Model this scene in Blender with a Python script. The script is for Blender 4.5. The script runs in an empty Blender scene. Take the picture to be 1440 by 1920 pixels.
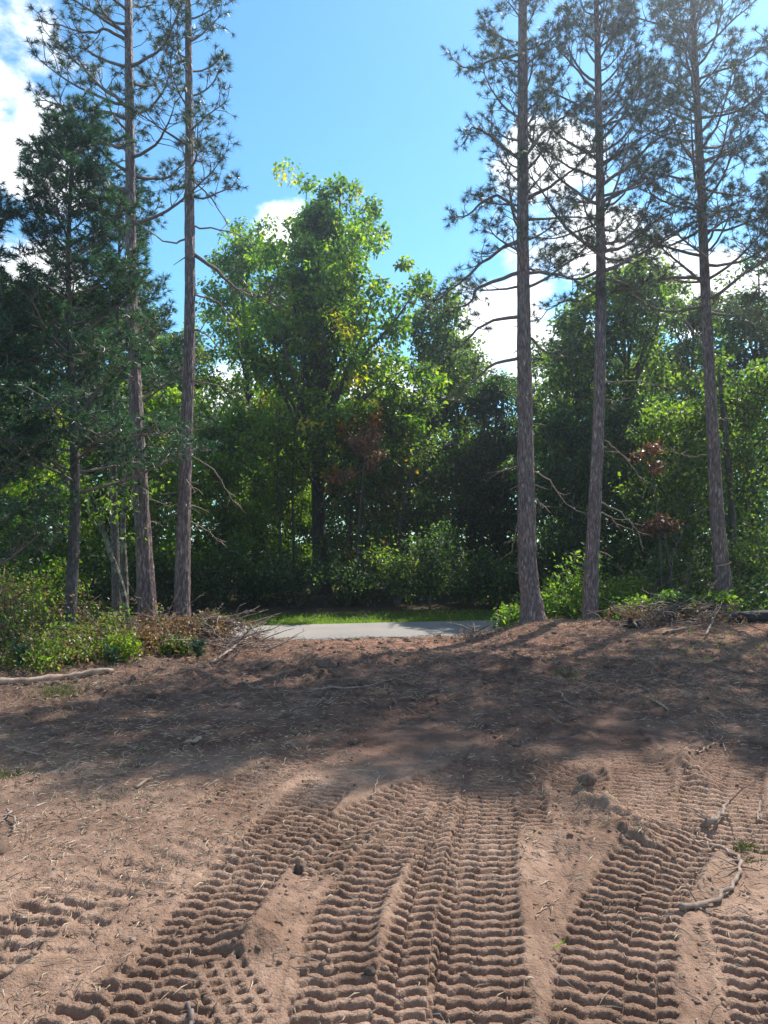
import bpy, math
import numpy as np
from mathutils import Vector

R = math.radians
scene = bpy.context.scene
COL = scene.collection

# ------------------------------------------------------------------ camera
CAM_H, FPX, HY = 1.65, 1448.0, 1000.0          # eye height, focal length and horizon row (1440 x 1920 picture)
cam_d = bpy.data.cameras.new('camera')
cam_d.sensor_fit = 'VERTICAL'; cam_d.sensor_height = 24.0; cam_d.lens = 24.0*FPX/1920
cam_d.clip_start = 0.05; cam_d.clip_end = 600
cam = bpy.data.objects.new('camera', cam_d); COL.objects.link(cam)
cam.location = (0, 0, CAM_H); cam.rotation_euler = (R(90)+math.atan((HY-960)/FPX), 0, 0)
scene.camera = cam

# ------------------------------------------------------------------ sky, sun, exposure
SUN_AZ, SUN_EL = 41.0, 49.0                     # degrees right of the view axis, above the horizon
world = bpy.data.worlds.new('World'); scene.world = world; world.use_nodes = True
wn, wl = world.node_tree.nodes, world.node_tree.links
wn.clear()
w_out = wn.new('ShaderNodeOutputWorld'); w_bg = wn.new('ShaderNodeBackground'); w_bg.inputs['Strength'].default_value = 0.12
sky = wn.new('ShaderNodeTexSky'); sky.sky_type = 'NISHITA'; sky.sun_disc = False
sky.sun_elevation = R(SUN_EL); sky.sun_rotation = R(SUN_AZ)
sky.air_density = 1.0; sky.dust_density = 0.35; sky.ozone_density = 1.0; sky.altitude = 200
w_tc = wn.new('ShaderNodeTexCoord')
def wmath(op, a, b=None, clamp=False):
    n = wn.new('ShaderNodeMath'); n.operation = op; n.use_clamp = clamp
    for i, v in enumerate((a, b)):
        if v is None: continue
        if hasattr(v, 'links') or hasattr(v, 'is_linked'): wl.new(v, n.inputs[i])
        else: n.inputs[i].default_value = v
    return n.outputs[0]
def wnoise(scale, detail, off=(0, 0, 0), zs=1.6):
    m = wn.new('ShaderNodeMapping'); m.inputs['Scale'].default_value = (1, 1, zs); m.inputs['Location'].default_value = off
    wl.new(w_tc.outputs['Generated'], m.inputs['Vector'])
    n = wn.new('ShaderNodeTexNoise'); n.inputs['Scale'].default_value = scale; n.inputs['Detail'].default_value = detail
    n.inputs['Roughness'].default_value = 0.58
    wl.new(m.outputs[0], n.inputs['Vector']); return n.outputs['Fac']
n_fine = wnoise(9.0, 7.0); n_big = wnoise(2.3, 3.0, (3.1, 1.7, 0.4))
# cumulus banks, given as (azimuth right of view, elevation, half-size in degrees)
BANKS = [(13.0, 25.0, 4.6), (15.4, 21.5, 4.4), (10.8, 26.8, 2.4), (9.4, 15.2, 4.6), (12.5, 12.8, 5.0), (6.5, 12.5, 3.6), (19.5, 17.6, 4.6), (23.5, 17.0, 4.6), (28, 16, 5.5),
         (-26.0, 31.5, 4.2), (-24.5, 24.0, 3.8), (-29, 28, 4.0), (-7.7, 21.0, 2.2), (-25.0, 15, 5.5), (-12, 9, 6), (-1, 8.5, 5.5),
         (-46, 27, 11), (52, 24, 12), (75, 32, 13), (-80, 22, 15), (-118, 30, 16), (120, 26, 17), (160, 24, 14), (-160, 34, 16), (95, 52, 12), (-60, 58, 12)]
field = None
for az, el, rr in BANKS:
    v = (math.sin(R(az))*math.cos(R(el)), math.cos(R(az))*math.cos(R(el)), math.sin(R(el)))
    d = wn.new('ShaderNodeVectorMath'); d.operation = 'DISTANCE'; d.inputs[1].default_value = v
    wl.new(w_tc.outputs['Generated'], d.inputs[0])
    f = wmath('SUBTRACT', 1.0, wmath('DIVIDE', d.outputs['Value'], R(rr)), )
    field = f if field is None else wmath('MAXIMUM', field, f)
field = wmath('MAXIMUM', field, -0.6)
dens = wmath('ADD', field, wmath('MULTIPLY', wmath('SUBTRACT', n_fine, 0.5), 2.6))
dens = wmath('ADD', dens, wmath('MULTIPLY', wmath('SUBTRACT', n_big, 0.5), 0.8))
mr = wn.new('ShaderNodeMapRange'); mr.interpolation_type = 'SMOOTHSTEP'
mr.inputs['From Min'].default_value = 0.08; mr.inputs['From Max'].default_value = 0.62
wl.new(dens, mr.inputs['Value'])
cl_col = wn.new('ShaderNodeMixRGB'); cl_col.inputs[1].default_value = (6.5, 6.9, 7.6, 1); cl_col.inputs[2].default_value = (10.5, 10.4, 10.2, 1)
wl.new(wnoise(7.0, 4.0, (0.2, 0.1, 0.13)), cl_col.inputs[0])
w_mix = wn.new('ShaderNodeMixRGB'); wl.new(mr.outputs[0], w_mix.inputs[0])
w_t = wn.new('ShaderNodeMixRGB'); w_t.blend_type = 'MULTIPLY'; w_t.inputs[0].default_value = 1.0; w_t.inputs[2].default_value = (0.58, 0.99, 1.14, 1)
wl.new(sky.outputs[0], w_t.inputs[1]); wl.new(w_t.outputs[0], w_mix.inputs[1]); wl.new(cl_col.outputs[0], w_mix.inputs[2])
wl.new(w_mix.outputs[0], w_bg.inputs['Color']); wl.new(w_bg.outputs[0], w_out.inputs['Surface'])

sun_d = bpy.data.lights.new('sun', 'SUN'); sun_d.energy = 4.8; sun_d.angle = R(0.53); sun_d.color = (1.0, 0.945, 0.86)
sun = bpy.data.objects.new('sun', sun_d); COL.objects.link(sun)
SD = Vector((math.sin(R(SUN_AZ))*math.cos(R(SUN_EL)), math.cos(R(SUN_AZ))*math.cos(R(SUN_EL)), math.sin(R(SUN_EL))))
sun.rotation_euler = SD.to_track_quat('Z', 'Y').to_euler(); sun.location = SD*60
scene.view_settings.view_transform = 'Standard'; scene.view_settings.look = 'None'
scene.view_settings.gamma = 1; scene.view_settings.exposure = 0.88; scene.view_settings.use_curve_mapping = False
scene.cycles.max_bounces = 6; scene.cycles.transparent_max_bounces = 8
scene.cycles.sample_clamp_indirect = 4.0

# ------------------------------------------------------------------ helpers
def P(px, py, D):                                # picture point at distance D -> world
    return np.array([(px-720)/FPX*D, D, CAM_H+(HY-py)/FPX*D])
def G(px, py, z=0.0):                            # picture point on the ground at height z -> world x, y
    D = (CAM_H-z)*FPX/(py-HY)
    return (px-720)/FPX*D, D

def _hash(ix, iy, seed):
    n = (ix.astype(np.int64)*374761393 + iy.astype(np.int64)*668265263 + seed*1442695041) & 0xffffffff
    n = ((n ^ (n >> 13))*1274126177) & 0xffffffff
    n = (n ^ (n >> 16)) & 0xffffffff
    return n/4294967295.0
def vnoise(x, y, seed=0):
    ix, iy = np.floor(x), np.floor(y); fx, fy = x-ix, y-iy
    fx = fx*fx*(3-2*fx); fy = fy*fy*(3-2*fy)
    a = _hash(ix, iy, seed); b = _hash(ix+1, iy, seed); c = _hash(ix, iy+1, seed); d = _hash(ix+1, iy+1, seed)
    return (a*(1-fx)+b*fx)*(1-fy)+(c*(1-fx)+d*fx)*fy
def fbm(x, y, size, octv=4, seed=0, gain=0.5):   # -1 .. 1, biggest features about `size` metres
    s, amp, tot, f = 0, 1.0, 0, 1.0/size
    for o in range(octv):
        ca, sa = math.cos(o*0.9+seed), math.sin(o*0.9+seed)
        s = s + amp*(vnoise((x*ca-y*sa)*f+17.3*o, (x*sa+y*ca)*f+5.1*o, seed+o*13)*2-1)
        tot += amp; amp *= gain; f *= 2.03
    return s/tot
def sst(a, b, v):
    t = np.clip((v-a)/(b-a), 0, 1); return t*t*(3-2*t)

class MB:
    def __init__(s): s.v, s.t, s.q, s.n = [], [], [], 0
    def add(s, v, tris=None, quads=None):
        v = np.asarray(v, float).reshape(-1, 3)
        if tris is not None and len(tris): s.t.append(np.asarray(tris, np.int64).reshape(-1, 3)+s.n)
        if quads is not None and len(quads): s.q.append(np.asarray(quads, np.int64).reshape(-1, 4)+s.n)
        s.v.append(v); s.n += len(v)
    def mesh(s, name, mat, smooth=True, origin=(0, 0, 0)):
        v = np.concatenate(s.v)-np.array(origin, float)
        t = np.concatenate(s.t) if s.t else np.zeros((0, 3), np.int64)
        q = np.concatenate(s.q) if s.q else np.zeros((0, 4), np.int64)
        me = bpy.data.meshes.new(name)
        me.vertices.add(len(v)); me.vertices.foreach_set('co', v.astype(np.float32).ravel())
        me.loops.add(t.size+q.size)
        me.loops.foreach_set('vertex_index', np.concatenate([t.ravel(), q.ravel()]).astype(np.int32))
        me.polygons.add(len(t)+len(q))
        st = np.concatenate([np.arange(len(t))*3, t.size+np.arange(len(q))*4]).astype(np.int32)
        me.polygons.foreach_set('loop_start', st)
        me.polygons.foreach_set('use_smooth', np.full(len(t)+len(q), smooth, dtype=bool))
        me.update(calc_edges=True); me.materials.append(mat)
        return me
    def obj(s, name, mat, parent=None, smooth=True, origin=(0, 0, 0)):
        o = bpy.data.objects.new(name, s.mesh(name, mat, smooth, origin)); COL.objects.link(o)
        if parent is not None: o.parent = parent
        return o

def tube(mb, pts, rad, sides=6, rough=None, cap=True):
    p = np.asarray(pts, float); n = len(p); rad = np.broadcast_to(np.asarray(rad, float), (n,))
    t = np.gradient(p, axis=0); t /= np.linalg.norm(t, axis=1)[:, None]+1e-9
    ref = np.array([0, 0, 1.0]) if abs(t[:, 2]).mean() < 0.8 else np.array([1.0, 0, 0])
    a = np.cross(t, ref); a /= np.linalg.norm(a, axis=1)[:, None]+1e-9
    b = np.cross(t, a)
    th = np.arange(sides)/sides*2*np.pi
    rr = rad[:, None]*np.ones(sides)
    if rough is not None: rr = rr*(1+rough)
    v = p[:, None, :] + rr[..., None]*(a[:, None, :]*np.cos(th)[None, :, None]+b[:, None, :]*np.sin(th)[None, :, None])
    i = np.arange(n-1)[:, None]*sides; j = np.arange(sides)[None, :]; j2 = (j+1) % sides
    q = np.stack([i+j, i+j2, i+sides+j2, i+sides+j], -1).reshape(-1, 4)
    v = v.reshape(-1, 3)
    if cap:
        v = np.concatenate([v, p[:1], p[-1:]])
        c0, c1 = n*sides, n*sides+1; jj = np.arange(sides); kk = (jj+1) % sides
        tr = np.concatenate([np.stack([kk, jj, np.full(sides, c0)], -1), np.stack([jj+(n-1)*sides, kk+(n-1)*sides, np.full(sides, c1)], -1)])
        mb.add(v, tr, q)
    else: mb.add(v, None, q)

def smoothpath(pts, n):
    p = np.asarray(pts, float)
    if len(p) == 2: return p[0]+(p[1]-p[0])*np.linspace(0, 1, n)[:, None]
    pp = np.concatenate([[2*p[0]-p[1]], p, [2*p[-1]-p[-2]]])
    out = []
    for u in np.linspace(0, len(p)-1, n):
        i = min(int(u), len(p)-2); f = u-i
        a, b, c, d = pp[i], pp[i+1], pp[i+2], pp[i+3]
        out.append(0.5*((2*b)+(-a+c)*f+(2*a-5*b+4*c-d)*f*f+(-a+3*b-3*c+d)*f**3))
    return np.array(out)

def needles(mb, c, d, rs, n=22, L=0.13, w=0.0065, spread=0.9, back=0.0):
    """tufts of needles: c (k,3) centres, d (k,3) directions"""
    k = len(c)
    if not k: return
    c = np.repeat(c, n, 0); d = np.repeat(d, n, 0)
    dirs = d*(1-spread*0.45) + rs.normal(0, 1, (k*n, 3))*spread*0.62
    dirs /= np.linalg.norm(dirs, axis=1)[:, None]+1e-9
    s = np.cross(dirs, rs.normal(0, 1, (k*n, 3))); s /= np.linalg.norm(s, axis=1)[:, None]+1e-9
    l = L*rs.uniform(0.7, 1.15, (k*n, 1))*np.repeat(rs.uniform(0.65, 1.2, (k, 1)), n, 0)
    b = c - d*rs.uniform(0, 1, (k*n, 1))*(0.05+back)
    tip = b+dirs*l; tip[:, 2] -= 0.12*l[:, 0]
    v = np.stack([b-s*w, b+s*w, tip], 1).reshape(-1, 3)
    mb.add(v, np.arange(k*n*3).reshape(-1, 3))

def leaves(mb, c, r, n, rs, L=0.15, W=0.62, flat=0.8, droop=0.5, shell=0.5):
    """n leaves spread round each centre c (k,3) radius r (k)"""
    c = np.asarray(c, float).reshape(-1, 3); k = len(c); r = np.broadcast_to(np.asarray(r, float), (k,))
    u = rs.normal(0, 1, (k*n, 3)); u /= np.linalg.norm(u, axis=1)[:, None]
    rad = np.repeat(r, n)*rs.uniform(0, 1, k*n)**shell
    p = np.repeat(c, n, 0)+u*rad[:, None]*np.array([1, 1, flat])
    t = u*0.5+rs.normal(0, 0.6, (k*n, 3)); t[:, 2] -= droop; t /= np.linalg.norm(t, axis=1)[:, None]
    nn = rs.normal(0, 0.55, (k*n, 3)); nn[:, 2] += 0.8
    s = np.cross(t, nn); s /= np.linalg.norm(s, axis=1)[:, None]+1e-9
    nn = np.cross(s, t)
    l = (L*rs.uniform(0.6, 1.25, k*n))[:, None]
    w = l*W*0.5
    v = np.stack([p, p+t*l*0.45+s*w+nn*l*0.1, p+t*l, p+t*l*0.5-s*w+nn*l*0.12], 1).reshape(-1, 3)
    i = np.arange(k*n)[:, None]*4
    mb.add(v, np.concatenate([i+np.array([0, 1, 2]), i+np.array([0, 2, 3])]))

def tag(o, label=None, cat=None, group=None, kind=None):
    if label: o['label'] = label
    if cat: o['category'] = cat
    if group: o['group'] = group
    if kind: o['kind'] = kind
    return o
def thing(name, label, cat, loc=(0, 0, 0), group=None):
    o = bpy.data.objects.new(name, None); o.location = tuple(float(c) for c in loc); o.empty_display_size = 0.2
    COL.objects.link(o); return tag(o, label, cat, group)
def dup(root, name, label, loc, rz, sc, group):
    r = root.copy(); r.name = name; COL.objects.link(r)
    r.location = loc; r.rotation_euler = (0, 0, rz); r.scale = sc
    r['label'] = label
    if group: r['group'] = group
    for ch in root.children:
        c = ch.copy(); COL.objects.link(c); c.parent = r
    return r

# ------------------------------------------------------------------ materials
def newmat(name):
    m = bpy.data.materials.new(name); m.use_nodes = True
    nt = m.node_tree; b = nt.nodes['Principled BSDF']
    return m, nt, b
def tex(nt, typ='ShaderNodeTexNoise', scale=5, detail=4, vec=None, rough=0.55):
    n = nt.nodes.new(typ); n.inputs['Scale'].default_value = scale
    if 'Detail' in n.inputs: n.inputs['Detail'].default_value = detail
    if 'Roughness' in n.inputs: n.inputs['Roughness'].default_value = rough
    if vec is not None: nt.links.new(vec, n.inputs['Vector'])
    return n
def ramp(nt, fac, stops):
    r = nt.nodes.new('ShaderNodeValToRGB'); e = r.color_ramp.elements
    while len(e) < len(stops): e.new(0.5)
    for x, (p, c) in zip(e, stops): x.position = p; x.color = (*c, 1)
    nt.links.new(fac, r.inputs[0]); return r.outputs[0]
def mixc(nt, fac, a, b, mode='MIX'):
    n = nt.nodes.new('ShaderNodeMixRGB'); n.blend_type = mode
    for i, v in enumerate((fac, a, b)):
        if isinstance(v, (int, float)): n.inputs[i].default_value = v
        elif isinstance(v, tuple): n.inputs[i].default_value = (*v, 1)
        else: nt.links.new(v, n.inputs[i])
    return n.outputs[0]
def bump(nt, b, h, strength, dist):
    n = nt.nodes.new('ShaderNodeBump'); n.inputs['Strength'].default_value = strength; n.inputs['Distance'].default_value = dist
    nt.links.new(h, n.inputs['Height']); nt.links.new(n.outputs[0], b.inputs['Normal'])

def leafmat(name, c0, c1, c2, trans=0.45, tcol=(0.30, 0.50, 0.05), rough=0.45, spec=0.4, patch=None):
    m, nt, b = newmat(name)
    g = nt.nodes.new('ShaderNodeNewGeometry')
    col = ramp(nt, g.outputs['Random Per Island'], [(0, c0), (0.55, c1), (0.93, c2)])
    tc = nt.nodes.new('ShaderNodeTexCoord'); nz = tex(nt, scale=0.55, detail=3, vec=tc.outputs['Object'])
    f = ramp(nt, nz.outputs['Fac'], [(0.35, (0.72, 0.78, 0.85)), (0.65, (1.25, 1.15, 0.9))])
    col = mixc(nt, 1.0, col, f, 'MULTIPLY')
    if patch:
        nz2 = tex(nt, scale=patch[1], detail=2, vec=tc.outputs['Object'])
        pf = ramp(nt, nz2.outputs['Fac'], [(patch[2], (0, 0, 0)), (patch[2]+0.05, (1, 1, 1))])
        col = mixc(nt, pf, col, patch[0])
    nt.links.new(col, b.inputs['Base Color']); b.inputs['Roughness'].default_value = rough
    b.inputs['Specular IOR Level'].default_value = spec
    tr = nt.nodes.new('ShaderNodeBsdfTranslucent')
    nt.links.new(mixc(nt, 1.0, col, tcol, 'MULTIPLY'), tr.inputs['Color'])
    mx = nt.nodes.new('ShaderNodeMixShader'); mx.inputs[0].default_value = trans
    nt.links.new(b.outputs[0], mx.inputs[1]); nt.links.new(tr.outputs[0], mx.inputs[2])
    nt.links.new(mx.outputs[0], nt.nodes['Material Output'].inputs['Surface'])
    return m
def barkmat(name, a, b_, c, vs=14, zs=0.18, bs=0.6, lichen=None):
    m, nt, b = newmat(name)
    tc = nt.nodes.new('ShaderNodeTexCoord'); mp = nt.nodes.new('ShaderNodeMapping'); mp.inputs['Scale'].default_value = (1, 1, zs)
    nt.links.new(tc.outputs['Object'], mp.inputs['Vector'])
    dn = tex(nt, scale=6, detail=3, vec=mp.outputs[0]); va = nt.nodes.new('ShaderNodeVectorMath'); va.operation = 'MULTIPLY_ADD'
    nt.links.new(dn.outputs['Color'], va.inputs[0]); va.inputs[1].default_value = (0.22, 0.22, 0.22); nt.links.new(mp.outputs[0], va.inputs[2])
    vo = tex(nt, 'ShaderNodeTexVoronoi', vs, vec=va.outputs[0]); vo.feature = 'DISTANCE_TO_EDGE'
    nz = tex(nt, scale=vs*1.6, detail=6, vec=mp.outputs[0])
    nl = tex(nt, scale=1.3, detail=3, vec=tc.outputs['Object'])
    col = ramp(nt, nz.outputs['Fac'], [(0.25, a), (0.5, b_), (0.75, c)])
    crack = ramp(nt, vo.outputs['Distance'], [(0.0, (0.35, 0.33, 0.33)), (0.12, (1, 1, 1))])
    col = mixc(nt, 1.0, col, crack, 'MULTIPLY')
    col = mixc(nt, 1.0, col, ramp(nt, nl.outputs['Fac'], [(0.3, (0.75, 0.76, 0.8)), (0.7, (1.15, 1.05, 1.0))]), 'MULTIPLY')
    if lichen:
        nn = tex(nt, scale=9, detail=4, vec=tc.outputs['Object'])
        col = mixc(nt, ramp(nt, nn.outputs['Fac'], [(0.50, (0, 0, 0)), (0.58, (1, 1, 1))]), col, lichen)
    nt.links.new(col, b.inputs['Base Color']); b.inputs['Roughness'].default_value = 0.62
    b.inputs['Specular IOR Level'].default_value = 0.35
    hh = nt.nodes.new('ShaderNodeMath'); hh.operation = 'ADD'
    nt.links.new(crack, hh.inputs[0]); nt.links.new(nz.outputs['Fac'], hh.inputs[1])
    bump(nt, b, hh.outputs[0], bs, 0.02)
    return m
def plainmat(name, a, b_, scale=20, rough=0.8, bs=0.3):
    m, nt, b = newmat(name)
    tc = nt.nodes.new('ShaderNodeTexCoord'); nz = tex(nt, scale=scale, detail=5, vec=tc.outputs['Object'])
    nt.links.new(ramp(nt, nz.outputs['Fac'], [(0.3, a), (0.7, b_)]), b.inputs['Base Color'])
    b.inputs['Roughness'].default_value = rough; b.inputs['Specular IOR Level'].default_value = 0.3
    bump(nt, b, nz.outputs['Fac'], bs, 0.01)
    return m
def islandmat(name, stops, rough=0.8):
    m, nt, b = newmat(name)
    g = nt.nodes.new('ShaderNodeNewGeometry')
    nt.links.new(ramp(nt, g.outputs['Random Per Island'], stops), b.inputs['Base Color'])
    b.inputs['Roughness'].default_value = rough; b.inputs['Specular IOR Level'].default_value = 0.2
    return m

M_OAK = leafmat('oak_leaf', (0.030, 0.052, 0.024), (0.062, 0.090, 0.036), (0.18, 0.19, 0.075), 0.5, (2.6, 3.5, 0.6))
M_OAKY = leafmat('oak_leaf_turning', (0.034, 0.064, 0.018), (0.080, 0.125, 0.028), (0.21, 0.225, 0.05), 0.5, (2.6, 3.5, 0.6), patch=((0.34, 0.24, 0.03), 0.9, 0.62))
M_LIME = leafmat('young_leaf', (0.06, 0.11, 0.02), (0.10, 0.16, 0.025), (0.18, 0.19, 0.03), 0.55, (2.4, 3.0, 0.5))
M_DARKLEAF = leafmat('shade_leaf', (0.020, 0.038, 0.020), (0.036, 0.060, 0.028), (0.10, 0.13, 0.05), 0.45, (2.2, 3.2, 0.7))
M_RUST = leafmat('partly_rusty_leaf', (0.024, 0.046, 0.017), (0.05, 0.08, 0.022), (0.12, 0.14, 0.035), 0.5, (2.6, 3.5, 0.6), patch=((0.34, 0.12, 0.06), 0.7, 0.53))
M_SHRUB = leafmat('shrub_leaf', (0.06, 0.11, 0.02), (0.12, 0.18, 0.03), (0.26, 0.28, 0.07), 0.5, (1.6, 2.2, 0.6))
M_DRY = leafmat('dry_leaf', (0.13, 0.075, 0.045), (0.20, 0.13, 0.07), (0.28, 0.20, 0.10), 0.35, (1.4, 1.2, 0.8))
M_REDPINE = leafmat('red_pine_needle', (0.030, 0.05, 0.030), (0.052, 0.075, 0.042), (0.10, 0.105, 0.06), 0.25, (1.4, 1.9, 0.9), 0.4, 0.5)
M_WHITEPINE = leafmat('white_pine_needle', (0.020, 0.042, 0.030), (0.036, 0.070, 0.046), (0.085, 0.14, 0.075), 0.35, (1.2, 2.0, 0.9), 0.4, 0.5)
M_BARKPINE = barkmat('red_pine_bark', (0.115, 0.080, 0.074), (0.26, 0.190, 0.178), (0.56, 0.44, 0.41), 24, 0.22, 1.0)
M_BARKWP = barkmat('white_pine_bark', (0.05, 0.045, 0.042), (0.12, 0.105, 0.095), (0.23, 0.20, 0.18), 22, 0.3, 0.7)
M_BARKOAK = barkmat('oak_bark', (0.05, 0.042, 0.036), (0.10, 0.085, 0.072), (0.17, 0.145, 0.12), 12, 0.2, 0.9)
M_BARKLICH = barkmat('lichen_bark', (0.05, 0.045, 0.038), (0.10, 0.09, 0.075), (0.18, 0.16, 0.13), 20, 0.4, 0.6, (0.17, 0.17, 0.12))
M_BRANCH = plainmat('branch_bark', (0.10, 0.075, 0.065), (0.22, 0.165, 0.14), 25, 0.85)
M_DEADWOOD = plainmat('dead_wood', (0.12, 0.082, 0.062), (0.31, 0.225, 0.175), 22, 0.85)
M_PEELED = plainmat('peeled_wood', (0.18, 0.115, 0.085), (0.40, 0.28, 0.20), 14, 0.8)
M_CHAR = plainmat('blackened_wood', (0.010, 0.010, 0.012), (0.03, 0.03, 0.032), 12, 0.8)
M_STRAW = islandmat('straw', [(0, (0.12, 0.075, 0.05)), (0.45, (0.24, 0.165, 0.11)), (0.85, (0.40, 0.30, 0.20)), (0.98, (0.55, 0.45, 0.32))])
M_TWIGLIT = islandmat('twig_litter', [(0, (0.07, 0.045, 0.035)), (0.5, (0.17, 0.11, 0.08)), (1, (0.32, 0.22, 0.16))])
M_GRASS = leafmat('grass_blade', (0.07, 0.13, 0.015), (0.12, 0.20, 0.02), (0.22, 0.26, 0.06), 0.5, (1.6, 2.2, 0.5))
M_GRASSDRY = leafmat('dry_grass_blade', (0.12, 0.12, 0.04), (0.2, 0.18, 0.06), (0.32, 0.27, 0.12), 0.4, (1.5, 1.8, 0.7))

# dirt
def dirtmat():
    m, nt, b = newmat('dirt')
    tc = nt.nodes.new('ShaderNodeTexCoord'); o = tc.outputs['Object']
    n1 = tex(nt, scale=0.7, detail=5, vec=o); n2 = tex(nt, scale=6, detail=6, vec=o, rough=0.65); n3 = tex(nt, scale=60, detail=5, vec=o, rough=0.7)
    col = ramp(nt, n2.outputs['Fac'], [(0.25, (0.185, 0.118, 0.084)), (0.5, (0.272, 0.180, 0.130)), (0.75, (0.37, 0.255, 0.188))])
    col = mixc(nt, 1.0, col, ramp(nt, n1.outputs['Fac'], [(0.38, (0.68, 0.63, 0.60)), (0.60, (1.14, 1.12, 1.10))]), 'MULTIPLY')
    col = mixc(nt, 1.0, col, ramp(nt, n3.outputs['Fac'], [(0.25, (0.66, 0.64, 0.62)), (0.5, (1, 1, 1)), (0.8, (1.22, 1.2, 1.18))]), 'MULTIPLY')
    # attribute-driven soils: red needle-strewn sand near the bank, leaf mould under the trees, shade painted darker mid-clearing
    a = nt.nodes.new('ShaderNodeAttribute'); a.attribute_name = 'soil'
    sp = nt.nodes.new('ShaderNodeSeparateColor'); nt.links.new(a.outputs['Color'], sp.inputs[0])
    n6 = tex(nt, scale=3.2, detail=8, vec=o, rough=0.72)
    red = ramp(nt, n6.outputs['Fac'], [(0.36, (0.11, 0.055, 0.038)), (0.62, (0.38, 0.205, 0.135))])
    mould = ramp(nt, n2.outputs['Fac'], [(0.3, (0.04, 0.032, 0.022)), (0.7, (0.10, 0.075, 0.045))])
    humus_shade = ramp(nt, n6.outputs['Fac'], [(0.36, (0.034, 0.020, 0.017)), (0.62, (0.160, 0.094, 0.070))])  # blotchy dark soil, with tree shade put into its colour
    col = mixc(nt, sp.outputs[0], col, red); col = mixc(nt, sp.outputs[2], col, humus_shade); col = mixc(nt, sp.outputs[1], col, mould)
    nt.links.new(col, b.inputs['Base Color']); b.inputs['Roughness'].default_value = 0.95; b.inputs['Specular IOR Level'].default_value = 0.1
    n4 = tex(nt, scale=28, detail=6, vec=o, rough=0.7); n5 = tex(nt, 'ShaderNodeTexVoronoi', 75, vec=o)
    ad = nt.nodes.new('ShaderNodeMath'); ad.operation = 'MULTIPLY_ADD'; nt.links.new(n5.outputs['Distance'], ad.inputs[0]); ad.inputs[1].default_value = -0.35
    nt.links.new(n4.outputs['Fac'], ad.inputs[2])
    bump(nt, b, ad.outputs[0], 0.8, 0.02)
    return m
M_DIRT = dirtmat()
M_CLOD = plainmat('dirt_clod', (0.07, 0.045, 0.034), (0.17, 0.11, 0.08), 40, 0.95, 0.6)
def asphaltmat():
    m, nt, b = newmat('worn_asphalt')
    tc = nt.nodes.new('ShaderNodeTexCoord'); o = tc.outputs['Object']
    n1 = tex(nt, scale=90, detail=4, vec=o); n2 = tex(nt, scale=0.8, detail=4, vec=o)
    col = ramp(nt, n1.outputs['Fac'], [(0.3, (0.17, 0.155, 0.14)), (0.7, (0.28, 0.255, 0.23))])
    col = mixc(nt, 1.0, col, ramp(nt, n2.outputs['Fac'], [(0.3, (0.85, 0.85, 0.86)), (0.7, (1.12, 1.1, 1.07))]), 'MULTIPLY')
    nt.links.new(col, b.inputs['Base Color']); b.inputs['Roughness'].default_value = 0.8
    bump(nt, b, n1.outputs['Fac'], 0.4, 0.006); return m
M_ROAD = asphaltmat()
M_DARKROOT = plainmat('dark_root_wood', (0.025, 0.018, 0.014), (0.09, 0.06, 0.045), 18, 0.9, 0.8)
M_TUFT = leafmat('dull_grass_blade', (0.03, 0.045, 0.018), (0.06, 0.075, 0.028), (0.17, 0.15, 0.07), 0.35, (1.4, 1.7, 0.6))

# ------------------------------------------------------------------ ground shape
ROAD_Z = -0.30
def road_near(x): return 13.35+0.2*x
def road_far(x): return 16.95+0.2*x

def macro(x, y):
    z = 0.025*fbm(x, y, 2.2, 3, 3)
    # left bank, right bank, gap between them that drops to the road
    lb = sst(-2.0, -4.2, x)*sst(8.2, 11.5, y); rb = sst(0.9, 3.0, x)*sst(9.0, 12.3, y)
    z = z+0.10*lb+0.20*rb
    z = z+0.07*rb*sst(3.4, 1.9, x)*fbm(x, y, 0.7, 3, 9)
    rough = np.maximum(lb, rb)*0.05+0.02*sst(5.2, 7.5, y)
    z = z+rough*fbm(x, y, 0.55, 4, 21)
    z = z+0.10*np.exp(-((x+2.3)**2/0.45+(y-11.2)**2/0.5))          # spoil by the left stumps
    dr = y-road_near(x)
    t = sst(-1.25, -0.12, dr)
    z = z*(1-t)+(ROAD_Z-0.02)*t
    back = sst(0.3, 2.6, y-road_far(x))
    z = z+back*(0.16+0.10*fbm(x, y, 2.0, 3, 5))
    z = z+sst(24, 45, y)*0.5
    return z

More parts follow.
